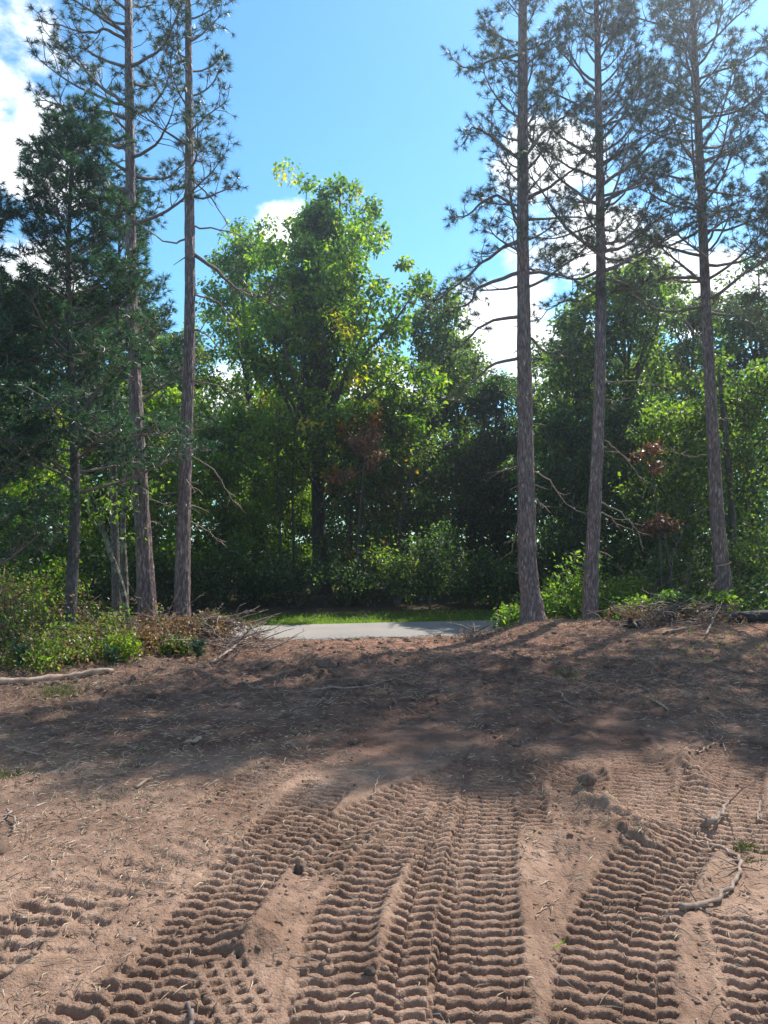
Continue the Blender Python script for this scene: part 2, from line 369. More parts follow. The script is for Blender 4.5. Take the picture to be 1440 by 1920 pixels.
# tracks: centre line (picture points on the flat ground), width, lug pitch, depth, phase, direction sign
TR = [
    dict(p=[(60, 1335), (330, 1395), (520, 1372), (700, 1335), (850, 1290)], w=0.40, d=0.030, f=0.6),
    dict(p=[(400, 1520), (520, 1440), (640, 1385), (760, 1340), (860, 1310)], w=0.42, d=0.042, f=0.6),
    dict(p=[(960, 1560), (950, 1420), (945, 1330), (935, 1270), (925, 1240)], w=0.44, d=0.048, f=0.8),
    dict(p=[(1100, 1500), (1060, 1420), (1030, 1350), (1000, 1290)], w=0.44, d=0.045, f=0.75),
    dict(p=[(1440, 1560), (1240, 1480), (1130, 1410), (1040, 1370), (960, 1350)], w=0.42, d=0.032, f=0.7),
    dict(p=[(1230, 1640), (1205, 1500), (1185, 1420), (1150, 1360)], w=0.42, d=0.040, f=0.85),
    dict(p=[(1370, 1600), (1345, 1500), (1360, 1430), (1390, 1380)], w=0.52, d=0.040, f=0.9),
    dict(p=[(560, 1640), (640, 1560), (740, 1500), (860, 1450), (950, 1405)], w=0.40, d=0.040, f=0.9),
    dict(p=[(800, 1640), (850, 1540), (960, 1470), (1090, 1430)], w=0.36, d=0.040, f=0.9),
    dict(p=[(60, 1790), (150, 1700), (270, 1620), (420, 1560)], w=0.40, d=0.030, f=0.5, pitch=0.13),
    dict(p=[(-120, 1880), (60, 1720), (150, 1660)], w=0.36, d=0.045, f=0.9, pitch=0.10),
    dict(p=[(100, 1990), (220, 1900), (330, 1820), (430, 1770)], w=0.50, d=0.042, f=0.95, pitch=0.085),
    dict(p=[(250, 2000), (350, 1790), (440, 1660), (525, 1560), (620, 1462)], w=0.40, d=0.046, f=1.0),
    dict(p=[(600, 2050), (628, 1850), (650, 1700), (720, 1600), (800, 1520), (850, 1450)], w=0.32, d=0.046, f=1.0),
    dict(p=[(1470, 1960), (1425, 1800), (1385, 1700)], w=0.34, d=0.042, f=0.95),
    dict(p=[(760, 2100), (768, 1850), (790, 1700), (830, 1580), (850, 1500)], w=0.27, d=0.048, f=1.0, pitch=0.068),
    dict(p=[(905, 2100), (900, 1850), (898, 1700), (905, 1580), (912, 1480), (910, 1400)], w=0.36, d=0.048, f=1.0, pitch=0.070),
    dict(p=[(1120, 2100), (1142, 1850), (1165, 1720), (1215, 1620), (1290, 1545)], w=0.45, d=0.050, f=1.0, pitch=0.076),
]
for t in TR:
    q = [G(*c) for c in t['p']]
    t['path'] = smoothpath(np.array([(a, b, 0) for a, b in q]), 24)[:, :2]
    t.setdefault('pitch', 0.074)

def micro(x, y):
    """wheel-less machine tracks, clods and loose soil, added on the open dirt"""
    open_ = sst(11.6, 9.5, y)
    n1 = fbm(x, y, 0.30, 5, 31, 0.6); n2 = fbm(x, y, 0.07, 3, 47, 0.6); big = fbm(x, y, 0.9, 3, 77)
    loose = sst(-0.15, 0.35, big)                                  # where the soil lies in crumbs
    z = 0.018*n1+0.009*n2*(0.35+loose)+0.014*loose*np.abs(n1)+0.004*fbm(x, y, 0.03, 3, 57, 0.7)*(0.4+loose)
    # smooth scraped lanes
    def lane(pts, w):
        m = 0
        pp = smoothpath(np.array([(*G(*c), 0) for c in pts]), 10)[:, :2]
        dmin = np.full(x.shape, 9.0)
        for a, b in zip(pp[:-1], pp[1:]):
            e = b-a; L2 = (e**2).sum(); tt = np.clip(((x-a[0])*e[0]+(y-a[1])*e[1])/L2, 0, 1)
            dmin = np.minimum(dmin, np.hypot(x-a[0]-tt*e[0], y-a[1]-tt*e[1]))
        return sst(w, w*0.6, dmin+0.03*n1)
    sm = np.maximum(lane([(1035, 2000), (1020, 1720), (1050, 1600)], 0.10), lane([(1330, 2000), (1310, 1760), (1300, 1700)], 0.20))
    sm = np.maximum(sm, lane([(500, 1990), (560, 1800), (600, 1690)], 0.07))
    z = z*(1-0.75*sm)-0.012*sm
    z = z+0.004*sm*np.sin(x*120+2*n1)*0.5
    TM = np.zeros(x.shape)
    for k, t in enumerate(TR):
        pth = t['path']; w = t['w']; best = np.full(x.shape, 9.0); S = np.zeros(x.shape); U = np.zeros(x.shape)
        lo, hi = pth.min(0)-w, pth.max(0)+w
        box = (x > lo[0]) & (x < hi[0]) & (y > lo[1]) & (y < hi[1])
        if not box.any(): continue
        xb, yb = x[box], y[box]; bb = np.full(xb.shape, 9.0); sb = np.zeros(xb.shape); ub = np.zeros(xb.shape); acc = 0
        for a, b in zip(pth[:-1], pth[1:]):
            e = b-a; L = math.hypot(*e); tt = np.clip(((xb-a[0])*e[0]+(yb-a[1])*e[1])/L**2, 0, 1)
            dx, dy = xb-a[0]-tt*e[0], yb-a[1]-tt*e[1]; dd = np.hypot(dx, dy)
            sg = np.sign(e[0]*dy-e[1]*dx); m = dd < bb
            bb[m] = dd[m]; sb[m] = (acc+tt*L)[m]; ub[m] = (dd*sg)[m]; acc += L
        ends = sst(0, 0.12, sb)*sst(acc, acc-0.12, sb)
        nb1, nb2, bg = n1[box], n2[box], big[box]
        bb2 = bb+0.018*nb1+0.01*nb2
        mask = sst(w/2, w/2-0.03, bb2)*ends
        wear = np.clip(t['f']*(1.08+1.0*fbm(xb, yb, 0.42, 4, 100+k)), 0.05, 1)
        uu = ub/0.115+k*0.37
        tri = np.abs((uu % 1)*2-1)
        zig = 0.014*sst(0.3, 0.7, tri)+0.004*np.sin(uu*4.1+k)+0.034*(_hash(np.floor(uu), np.floor(uu)*0, 31+k)-0.5)
        warp = 0.014*fbm(xb, yb, 0.25, 3, 150+k)
        ph = (sb+zig+warp)/t['pitch']+k*0.31
        fr = ph % 1
        edge = 0.04*fbm(xb, yb, 0.05, 2, 170+k)
        pocket = sst(0.0, 0.08, fr+edge)*sst(0.60, 0.46, fr+edge)
        ridge = 1-pocket
        seg = np.abs(((uu*1.0+0.5*np.floor(ph)) % 1)-0.5)          # small nicks that break the bars
        nick = 0.75*sst(0.11, 0.05, 0.5-seg)*_hash(np.floor(ph), np.floor(uu+0.5), 9)
        jit = 0.75+0.5*_hash(np.floor(ph), np.floor(uu), 7+k)
        h = -t['d']*(0.12+0.88*pocket*jit*(1-nick))+0.10*t['d']*ridge
        crumb = fbm(xb, yb, 0.028, 3, 190+k, 0.7)
        h = h*wear+0.012*nb1*(1-0.55*wear)+0.005*nb2*(1.2-wear)+0.0032*crumb
        rim = 0.012*sst(w/2+0.07, w/2+0.01, bb2)*sst(w/2-0.03, w/2+0.02, bb2)*ends*t['f']
        zb = z[box]; zb = zb*(1-mask)+h*mask+rim*(1+nb1); z[box] = zb; TM[box] = np.maximum(TM[box], mask*wear)
    # square knob prints near the left track
    cx, cy = G(435, 1840)
    a = R(28); xr = (x-cx)*math.cos(a)+(y-cy)*math.sin(a); yr = -(x-cx)*math.sin(a)+(y-cy)*math.cos(a)
    m = sst(0.11, 0.09, np.abs(xr))*sst(0.22, 0.2, np.abs(yr))
    gx, gy = xr/0.066, yr/0.060+0.5*np.floor(xr/0.066)
    sq = sst(0.30, 0.22, np.abs(gx % 1-0.5))*sst(0.30, 0.22, np.abs(gy % 1-0.5))
    z = z*(1-m)+m*(0.006*n1-0.030*sq)
    # heaps and holes
    def heap(px, py, sx, sy, h, rot=0.0, pw=0.5):
        hx, hy = G(px, py); c, s = math.cos(rot), math.sin(rot)
        xx, yy = (x-hx)*c+(y-hy)*s, -(x-hx)*s+(y-hy)*c
        e = np.exp(-((xx/sx)**2+(yy/sy)**2))
        return h*e*(1+pw*n1+0.35*n2)
    z = z+heap(1132, 1522, 0.28, 0.10, 0.10, -0.80, 0.9)+heap(1175, 1565, 0.16, 0.09, 0.08, -0.9)+heap(1094, 1500, 0.07, 0.07, 0.07, 0, 0.8)-heap(1075, 1535, 0.12, 0.06, 0.05, -0.8)
    z = z+heap(1285, 1440, 0.10, 0.34, 0.10, -0.1)+heap(480, 1752, 0.13, 0.10, 0.065, -0.6)+heap(1075, 1585, 0.22, 0.12, 0.04)
    z = z+heap(60, 1470, 0.45, 0.25, 0.05)+heap(380, 1590, 0.30, 0.2, 0.04)+heap(950, 1215, 0.6, 0.35, 0.05)+heap(610, 1262, 0.35, 0.25, 0.06)
    z = z+heap(980, 1250, 0.55, 0.3, 0.08)+heap(760, 1330, 0.3, 0.4, -0.03)+heap(500, 1250, 0.5, 0.3, 0.05)+heap(1250, 1255, 0.5, 0.3, 0.06)+heap(1040, 1560, 0.25, 0.12, 0.03)
    z = z+heap(1300, 1220, 0.8, 0.4, 0.07)+heap(820, 1225, 0.7, 0.3, 0.04)+heap(330, 1260, 0.6, 0.4, 0.05)
    far = sst(6.0, 8.5, y)
    z = z+far*(1-0.8*TM)*(0.050*fbm(x, y, 0.20, 5, 61, 0.75)+0.06*sst(0.15, 0.5, fbm(x, y, 0.4, 4, 66, 0.7)))
    z = z+0.022*sst(-0.6, -1.7, x)*sst(6.5, 4.5, y)*fbm(x, y, 0.16, 4, 67, 0.65)*sst(0.1, 0.4, fbm(x, y, 0.7, 2, 68)+0.4)
    return z*open_+(1-open_)*0.02*fbm(x, y, 0.2, 4, 61, 0.6)

def H(x, y):
    x = np.asarray(x, float); y = np.asarray(y, float); sh = x.shape
    x, y = x.ravel().copy(), y.ravel().copy()
    dr, df = y-road_near(x), y-road_far(x)
    onroad = sst(-0.25, -0.05, dr)*sst(0.25, 0.05, df)
    m = micro(x, y)*(1-onroad)
    m = m*np.where(y > 17.5, 0.5, 1)
    return (macro(x, y)+m).reshape(sh)
def Hs(x, y): return float(H(np.array([x]), np.array([y]))[0])

def build_ground():
    rows = [-6.0, -4, -2, -1, -0.2, 0.4, 0.9, 1.3, 1.6, 1.85]; d = 2.0
    while d < 14.0:
        rows.append(d); d += min(0.72*d*d/1274+0.0006, 0.020 if d < 9 else 0.035)
    while d < 19: rows.append(d); d += 0.09
    while d < 60: rows.append(d); d *= 1.03
    while d < 120: rows.append(d); d *= 1.2
    rows = np.array(rows)
    core = np.linspace(-1, 1, 520)
    ext = 1+np.cumsum(0.012*1.14**np.arange(38)); ext = ext[ext < 8]
    u = np.concatenate([-ext[::-1], core, ext])
    wd = np.clip(0.54*rows+0.75, 1.6, 17)
    X = u[None, :]*wd[:, None]; Y = np.repeat(rows[:, None], len(u), 1)
    Z = H(X, Y)
    n, k = X.shape
    i = (np.arange(n-1)[:, None]*k+np.arange(k-1)[None, :]).ravel()
    q = np.stack([i, i+1, i+k+1, i+k], -1)
    mb = MB(); mb.add(np.stack([X, Y, Z], -1), None, q)
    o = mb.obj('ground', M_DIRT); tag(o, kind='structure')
    x, y = X.ravel(), Y.ravel()
    nz = fbm(x, y, 0.8, 4, 200)
    red = sst(8.0, 11.0, y+1.2*nz)*sst(road_far(x), road_far(x)-1, y)*sst(-4.2, -2.2, x+0.8*nz)*0.85
    mould = np.maximum(sst(-0.1, 0.7, y-road_far(x)+0.3*nz), sst(-3.4, -4.6, x+0.7*nz)*sst(9.3, 10.3, y+0.6*nz)*0.8)
    humus_shade = np.clip(sst(4.6, 6.6, y+0.9*nz)*0.75*sst(11.5, 9.5, y+nz), 0, 1)  # middle ground darkened in colour to deepen the crown shade
    humus_shade = np.maximum(humus_shade, 0.45*sst(-0.7, -2.0, x+0.9*nz)*sst(2.9, 4.6, y+nz))
    c = np.stack([red, mould, humus_shade, np.ones_like(red)], -1).astype(np.float32)
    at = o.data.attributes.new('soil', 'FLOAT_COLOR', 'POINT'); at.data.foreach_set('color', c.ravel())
    return o
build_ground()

# road: a paved lane crossing behind the pines, built with thickness
def build_road():
    xs = np.arange(-60, 60.1, 0.25); nz = 0.05*fbm(xs, xs*0, 0.7, 4, 8)
    a = road_near(xs)+nz; b = road_far(xs)+0.04*fbm(xs, xs*0+9, 0.6, 4, 9)
    prof = [(0, -0.03), (0, 0.0), (0.5, 0.03), (1, 0.0), (1, -0.03)]
    V = np.stack([np.stack([xs, a+(b-a)*f, np.full_like(xs, ROAD_Z+dz)], -1) for f, dz in prof], 1)
    n, k = V.shape[:2]
    i = (np.arange(n-1)[:, None]*k+np.arange(k-1)[None, :]).ravel()
    mb = MB(); mb.add(V, None, np.stack([i, i+k, i+k+1, i+1], -1))
    tag(mb.obj('road', M_ROAD, smooth=False), kind='structure')
build_road()

# ------------------------------------------------------------------ pines
def rough_trunk(mb, pts, rad, sides, rs, amp=0.06, seed=0):
    n = len(pts); th = np.arange(sides)/sides*2*np.pi
    s = np.arange(n)*np.linalg.norm(np.diff(pts, axis=0), axis=1).mean()
    T, Sg = np.meshgrid(th, s)
    ca = vnoise(np.cos(T)*6+50, np.sin(T)*6+Sg*2.2+30, seed)+0.6*vnoise(np.cos(T)*11+70, np.sin(T)*11+Sg*5+10, seed+3)
    tube(mb, pts, rad, sides, rough=amp*(ca-0.8))

def flare(u, L):                                   # buttress near the ground
    return 1+0.38*np.exp(-u*L/0.22)

def branch_pts(start, az, el, L, rs, n=9, curl=0.35, wob=0.16):
    p = [np.array(start, float)]; st = L/(n-1); e = el
    for i in range(n-1):
        az += rs.normal(0, wob); e += curl*st/L*1.6+rs.normal(0, wob*0.7)
        p.append(p[-1]+st*np.array([math.cos(az)*math.cos(e), math.sin(az)*math.cos(e), math.sin(e)]))
    return np.array(p)

def twiggy(bm, nm, pts, r0, rs, ntw, twl, tuft=3, nn=22, nl=0.13, bare=0.25, wid=0.0065, tip=True, up=0.25, spread=0.9):
    """side twigs on a branch with tufts of needles; bm gets wood, nm gets needles"""
    C, Dd = [], []
    n = len(pts)
    for i in range(ntw):
        f = bare+(1-bare)*(i+rs.uniform(0, 1))/ntw; x = f*(n-1); j = min(int(x), n-2)
        b = pts[j]+(pts[j+1]-pts[j])*(x-j); t = pts[j+1]-pts[j]; t /= np.linalg.norm(t)+1e-9
        side = np.cross(t, [0, 0, 1.0]); side /= np.linalg.norm(side)+1e-9
        d = t*0.6+side*(1 if i % 2 else -1)*rs.uniform(0.5, 1.1)+np.array([0, 0, rs.uniform(-0.2, 0.6)*(up+0.5)]); d /= np.linalg.norm(d)
        L = twl*rs.uniform(0.55, 1.2)*(1.15-0.5*f)
        q = [b]
        for s in range(4):
            d = d+rs.normal(0, 0.22, 3)+np.array([0, 0, up*0.35]); d /= np.linalg.norm(d); q.append(q[-1]+d*L/4)
        q = np.array(q); tube(bm, q, np.linspace(max(r0*0.32, 0.006), 0.004, 5), 3, cap=False)
        for s in range(tuft):
            k = 4-s*(3.0/max(tuft, 1))*rs.uniform(0.7, 1.1); k = max(k, 0.6); j2 = min(int(k), 3)
            c = q[j2]+(q[j2+1]-q[j2])*min(k-j2, 1)
            if s:                                  # short side shoot
                sd = rs.normal(0, 1, 3); sd[2] = abs(sd[2])*0.6; sd /= np.linalg.norm(sd); e = c+sd*rs.uniform(0.05, 0.15)
                tube(bm, np.array([c, e]), [0.005, 0.003], 3, cap=False); C.append(e); Dd.append(sd)
            else: C.append(c); Dd.append(d)
    if tip:
        C.append(pts[-1]); t = pts[-1]-pts[-2]; Dd.append(t/np.linalg.norm(t))
    if nm is not None and C and tuft: needles(nm, np.array(C), np.array(Dd), rs, nn, nl, wid, spread)

def red_pine(label, trunk_px, D, ztop, branches, seed, explicit=(), dead=(), base_z=None, dens=1.0, Lr=2.0, zlive=5.0, sidebias=0.0):
    rs = np.random.RandomState(seed)
    pts = [P(px, py, D) for px, py, w in trunk_px]; wid = [0.93*w/FPX*D/2 for *_, w in trunk_px]
    p0 = pts[0]; gz = Hs(p0[0], p0[1]); base = np.array([p0[0], p0[1], gz])
    pts[0] = np.array([p0[0], p0[1], gz-0.12])
    dirn = pts[-1]-pts[-2]; dirn /= dirn[2]
    if ztop > pts[-1][2]:
        pts.append(pts[-1]+dirn*(ztop-pts[-1][2])*0.98); wid.append(0.022)
    t = thing('red_pine', label, 'pine tree', base, 'tall red pines flanking the cleared track')
    n = 240; path = smoothpath(pts, n); zz = path[:, 2]
    order = [p[2] for p in pts]; rad = np.interp(zz, order, wid); rad *= 1+0.42*np.exp(-np.maximum(zz-gz, 0)/0.16)
    mb = MB(); rough_trunk(mb, path, rad, 40, rs, 0.20, seed); mb.obj('trunk', M_BARKPINE, t, origin=base)
    nm = MB()
    def at(z):
        return np.array([np.interp(z, zz, path[:, 0]), np.interp(z, zz, path[:, 1]), z]), np.interp(z, zz, rad)
    # live whorled branches
    for k in range(branches):
        z = zlive+(ztop-0.3-zlive)*((k+rs.uniform(0, 1))/branches)**0.9
        c, r = at(z); f = (z-zlive)/(ztop-zlive)
        az = k*2.4+rs.uniform(-0.5, 0.5)
        if sidebias and rs.uniform() < abs(sidebias): az = (0 if sidebias > 0 else math.pi)+rs.uniform(-0.9, 0.9)
        L = Lr*(1.0-0.62*f)*rs.uniform(0.6, 1.15)
        el = R(-5+40*f+rs.uniform(-12, 14))
        q = branch_pts(c, az, el, L, rs, 9, 0.5)
        rb = 0.012+0.011*L
        bm = MB(); tube(bm, q, np.linspace(rb, 0.006, 9), 5)
        twiggy(bm, nm, q, rb, rs, int(5+4*L*dens), 0.42+0.12*L, 3 if rs.uniform() < dens*0.7 else 2, 42, 0.135, 0.36, 0.0034)
        bm.obj('branch', M_BRANCH, t, origin=base)
    for e in explicit:                               # branches that stand out in the picture
        depth = e[0]; q = np.array([P(px, py, D+depth*i/(len(e[1])-1)) for i, (px, py) in enumerate(e[1])])
        c, r = at(q[0][2]); q[0] = c
        q = smoothpath(q, 14); q[1:-1] += rs.normal(0, 0.012, (12, 3))
        L = np.linalg.norm(np.diff(q, axis=0), axis=1).sum(); rb = 0.014+0.012*L
        bm = MB(); tube(bm, q, np.linspace(rb, 0.007, 14), 6)
        twiggy(bm, nm, q, rb, rs, int(12*L*0.55), 0.5, 3, 42, 0.135, 0.3, 0.0034)
        bm.obj('branch', M_BRANCH, t, origin=base)
    for e in dead:
        depth = e[0]; q = np.array([P(px, py, D+depth*i/(len(e[1])-1)) for i, (px, py) in enumerate(e[1])])
        c, r = at(q[0][2]); q[0] = c
        q = smoothpath(q, 14); q[1:-1] += rs.normal(0, 0.010, (12, 3))
        bm = MB(); tube(bm, q, np.linspace(0.017, 0.005, 14), 6)
        twiggy(bm, None, q, 0.02, rs, 5, 0.35, 0, 0, 0, 0.35, tip=False, up=-0.1)
        o = bm.obj('dead_branch', M_DEADWOOD, t, origin=base)
    for k in range(9):                               # short dead snags lower down
        z = gz+1.0+rs.uniform(0, 1)*(zlive-1.2); c, r = at(z); az = rs.uniform(0, 6.28)
        L = rs.uniform(0.12, 0.6) if z > gz+2 else rs.uniform(0.08, 0.25)
        q = branch_pts(c, az, R(rs.uniform(-25, 20)), L, rs, 6, -0.2, 0.12)
        bm = MB(); tube(bm, q, np.linspace(0.013, 0.004, 6), 5)
        if L > 0.5: twiggy(bm, None, q, 0.012, rs, 4, 0.3, 0, 0, 0, 0.4, tip=False, up=-0.1)
        bm.obj('dead_branch', M_DEADWOOD, t, origin=base)
    nm.obj('crown', M_REDPINE, t, smooth=False, origin=base)
    return t

red_pine('tall red pine leaning left, left one of the bare pair on the left bank',
         [(283, 1200, 42), (274, 1080, 33), (262, 900, 29), (250, 700, 23), (243, 560, 21), (238, 300, 19), (232, 0, 15)], 12.4, 13.2, 34, 11,
         explicit=[(0.4, [(232, 193), (180, 147), (133, 100), (83, 57)]), (-0.5, [(232, 212), (183, 197), (133, 190), (60, 175)]),
                   (0.5, [(236, 277), (190, 260), (150, 255), (90, 300)]), (-0.3, [(232, 60), (190, 40), (150, 45), (60, 20)])],
         dead=[(0.3, [(236, 312), (205, 311), (172, 311)]), (-0.3, [(236, 270), (200, 245), (173, 228)]), (0.2, [(250, 560), (268, 600), (232, 635)])], Lr=2.0, zlive=6.6, dens=0.9, sidebias=-0.3)
red_pine('straight slim red pine, right one of the bare pair on the left bank',
         [(343, 1188, 36), (343, 1100, 30), (346, 900, 25), (353, 650, 22), (352, 450, 20), (350, 250, 17), (346, 0, 12)], 12.2, 13.0, 34, 12,
         explicit=[(0.5, [(363, 467), (407, 507), (437, 533), (477, 547), (520, 575)])],
         dead=[(0.3, [(357, 547), (400, 560), (433, 593), (450, 633)]), (0.2, [(357, 417), (417, 427), (467, 443)]), (0.2, [(350, 847), (400, 883), (430, 930), (457, 960)]),
               (0.2, [(348, 967), (383, 993), (423, 1023)]), (-0.3, [(352, 710), (407, 720), (443, 737)]), (-0.2, [(352, 612), (385, 625), (413, 655)]),
               (-0.2, [(348, 800), (328, 830), (322, 862)]), (0.1, [(352, 440), (310, 450), (250, 410), (228, 392)]), (0.2, [(356, 320), (395, 370), (425, 420)])], Lr=1.15, zlive=7.0, dens=0.8)
red_pine('thickest red pine, on the bank at the right end of the visible road',
         [(1000, 1168, 48), (994, 1120, 40), (989, 1050, 36), (986, 800, 30), (984, 600, 26), (983, 400, 23), (985, 0, 17)], 12.9, 11.8, 42, 13,
         explicit=[(-0.3, [(975, 440), (930, 470), (863, 527), (800, 573)]), (0.4, [(975, 505), (903, 533), (877, 567), (800, 580)]), (0.2, [(975, 665), (913, 690), (880, 723), (850, 750)]),
                   (-0.4, [(975, 590), (920, 600), (863, 650), (830, 677)]), (0.2, [(997, 507), (1050, 510), (1090, 530), (1118, 545)]), (0.3, [(997, 620), (1030, 660), (1065, 668)]),
                   (0.3, [(975, 90), (930, 95), (890, 115), (845, 95)]), (-0.3, [(975, 300), (930, 250), (890, 230), (872, 260)]), (0.3, [(975, 395), (930, 360), (880, 395), (850, 400)]),
                   (-0.2, [(990, 290), (1030, 230), (1070, 205), (1090, 190)]), (0.2, [(990, 370), (1040, 340), (1090, 300), (1130, 250)])],
         dead=[(0.2, [(994, 877), (1033, 903), (1060, 943), (1100, 967)]), (0.1, [(994, 930), (1010, 940), (1015, 960)]), (0.3, [(975, 870), (950, 880), (930, 890)]), (0.1, [(978, 930), (968, 990), (960, 1040)])],
         Lr=1.55, zlive=5.6, dens=0.95)
red_pine('slim straight red pine second from the road gap on the right bank',
         [(1104, 1163, 32), (1108, 1080, 28), (1115, 960, 25), (1124, 780, 22), (1130, 560, 20), (1130, 400, 17), (1127, 60, 12)], 13.3, 11.3, 52, 14,
         explicit=[(0.3, [(1140, 507), (1193, 477), (1260, 440), (1320, 403)]), (-0.3, [(1135, 343), (1193, 293), (1240, 250), (1290, 230)]), (0.2, [(1135, 375), (1190, 340), (1230, 300), (1270, 280)]),
                   (-0.2, [(1125, 540), (1090, 560), (1050, 565), (1010, 600)]), (0.3, [(1132, 470), (1180, 455), (1230, 410), (1300, 380)])],
         dead=[(-0.2, [(1120, 940), (1167, 963), (1193, 993), (1205, 1027)]), (0.3, [(1130, 717), (1193, 713), (1253, 727), (1293, 743)]), (0.2, [(1120, 960), (1145, 970), (1160, 992)]),
               (0.2, [(1126, 748), (1160, 750), (1185, 744)]), (0.3, [(1125, 815), (1165, 850), (1215, 915)]), (0.1, [(1110, 1030), (1130, 1036), (1140, 1040)])],
         Lr=2.0, zlive=6.0, dens=1.1, sidebias=0.25)
red_pine('shaded red pine at the far right of the clearing, behind the tangle of shrubs',
         [(1364, 1166, 34), (1355, 1090, 30), (1344, 960, 26), (1338, 800, 23), (1330, 600, 20), (1322, 350, 16), (1312, 60, 12)], 14.2, 13.2, 72, 15,
         explicit=[(0.3, [(1322, 403), (1280, 425), (1230, 450), (1180, 480)]), (-0.3, [(1325, 520), (1270, 515), (1210, 530), (1150, 545)]), (0.3, [(1330, 300), (1380, 280), (1420, 300)]),
                   (0.1, [(1330, 440), (1380, 400), (1440, 390)]), (-0.3, [(1330, 200), (1280, 150), (1240, 130)])],
         dead=[(0.3, [(1325, 650), (1290, 600), (1262, 560)]), (-0.2, [(1328, 720), (1290, 690), (1262, 640)]), (0.2, [(1335, 850), (1290, 855), (1250, 840)])],
         Lr=2.3, zlive=5.6, dens=1.25)
# pines added just outside the picture to throw shade across the clearing
def px_for(x, D): return 720+x*FPX/D
for lab, x, D, zt, br, lr, zl, sd in [
        ('red pine added past the right edge for shade, its outer boughs reaching the upper right corner', 8.6, 14.6, 14.3, 90, 2.5, 4.8, 21),
        ('bushy red pine added out of view right of the clearing for shade, nearest the camera', 8.2, 10.6, 8.6, 60, 2.0, 3.0, 22)]:
    b = px_for(x, D)
    red_pine(lab, [(b, 1165, 34), (b-6, 900, 26), (b-14, 500, 18), (b-20, 120, 12)], D, zt, br, sd, Lr=lr, zlive=zl, dens=1.3)

def white_pine(label, px, D, zt, nb, Lmax, seed, zl=1.9, trunk_w=0.09, lean=0.0, base_z=None, asym=0.0):
    rs = np.random.RandomState(seed)
    x = (px-720)/FPX*D; gz = Hs(x, D); base = np.array([x, D, gz])
    t = thing('white_pine', label, 'pine tree', base, 'feathery white pines on the left')
    n = 60; s = np.linspace(0, 1, n)
    path = np.stack([x+lean*s+0.05*np.sin(s*7+seed), D+0.04*np.sin(s*5), gz-0.1+(zt-gz+0.1)*s], -1)
    rad = trunk_w*(1-0.85*s)*(1+0.3*np.exp(-s*zt/0.2))
    mb = MB(); rough_trunk(mb, path, rad, 20, rs, 0.10, seed); mb.obj('trunk', M_BARKWP, t, origin=base)
    nm = MB()
    for k in range(nb):
        f = (k+rs.uniform(0, 1))/nb; z = zl+(zt-0.2-zl)*f; i = (z-gz)/(zt-gz)
        c = np.array([np.interp(i, s, path[:, 0]), np.interp(i, s, path[:, 1]), z])
        az = k*2.4+rs.uniform(-0.4, 0.4)
        L = Lmax*(1.0-0.72*f)*rs.uniform(0.7, 1.15)*(1+asym*math.cos(az))
        q = branch_pts(c, az, R(8+30*f+rs.uniform(-10, 10)), L, rs, 9, 0.15, 0.09)
        bm = MB(); rb = 0.010+0.010*L; tube(bm, q, np.linspace(rb, 0.005, 9), 5)
        twiggy(bm, nm, q, rb, rs, int(8+6*L), 0.34+0.14*L, 5, 24, 0.12, 0.20, 0.0046, spread=0.7)
        bm.obj('branch', M_BRANCH, t, origin=base)
    nm.obj('crown', M_WHITEPINE, t, smooth=False, origin=base)
    return t
white_pine('dark feathery white pine on the left bank with its slender grey trunk showing low down', 131, 10.3, 7.2, 62, 1.6, 31, zl=2.15, asym=0.08)
white_pine('white pine cut off by the left edge of the picture, its boughs hanging in front', -75, 9.5, 5.9, 60, 1.6, 32, zl=1.0, trunk_w=0.07)
white_pine('slimmer white pine behind the left pair of trunks, with feathery crown at mid height', 215, 13.8, 7.9, 40, 1.7, 33, zl=3.0, trunk_w=0.09, asym=0.2)

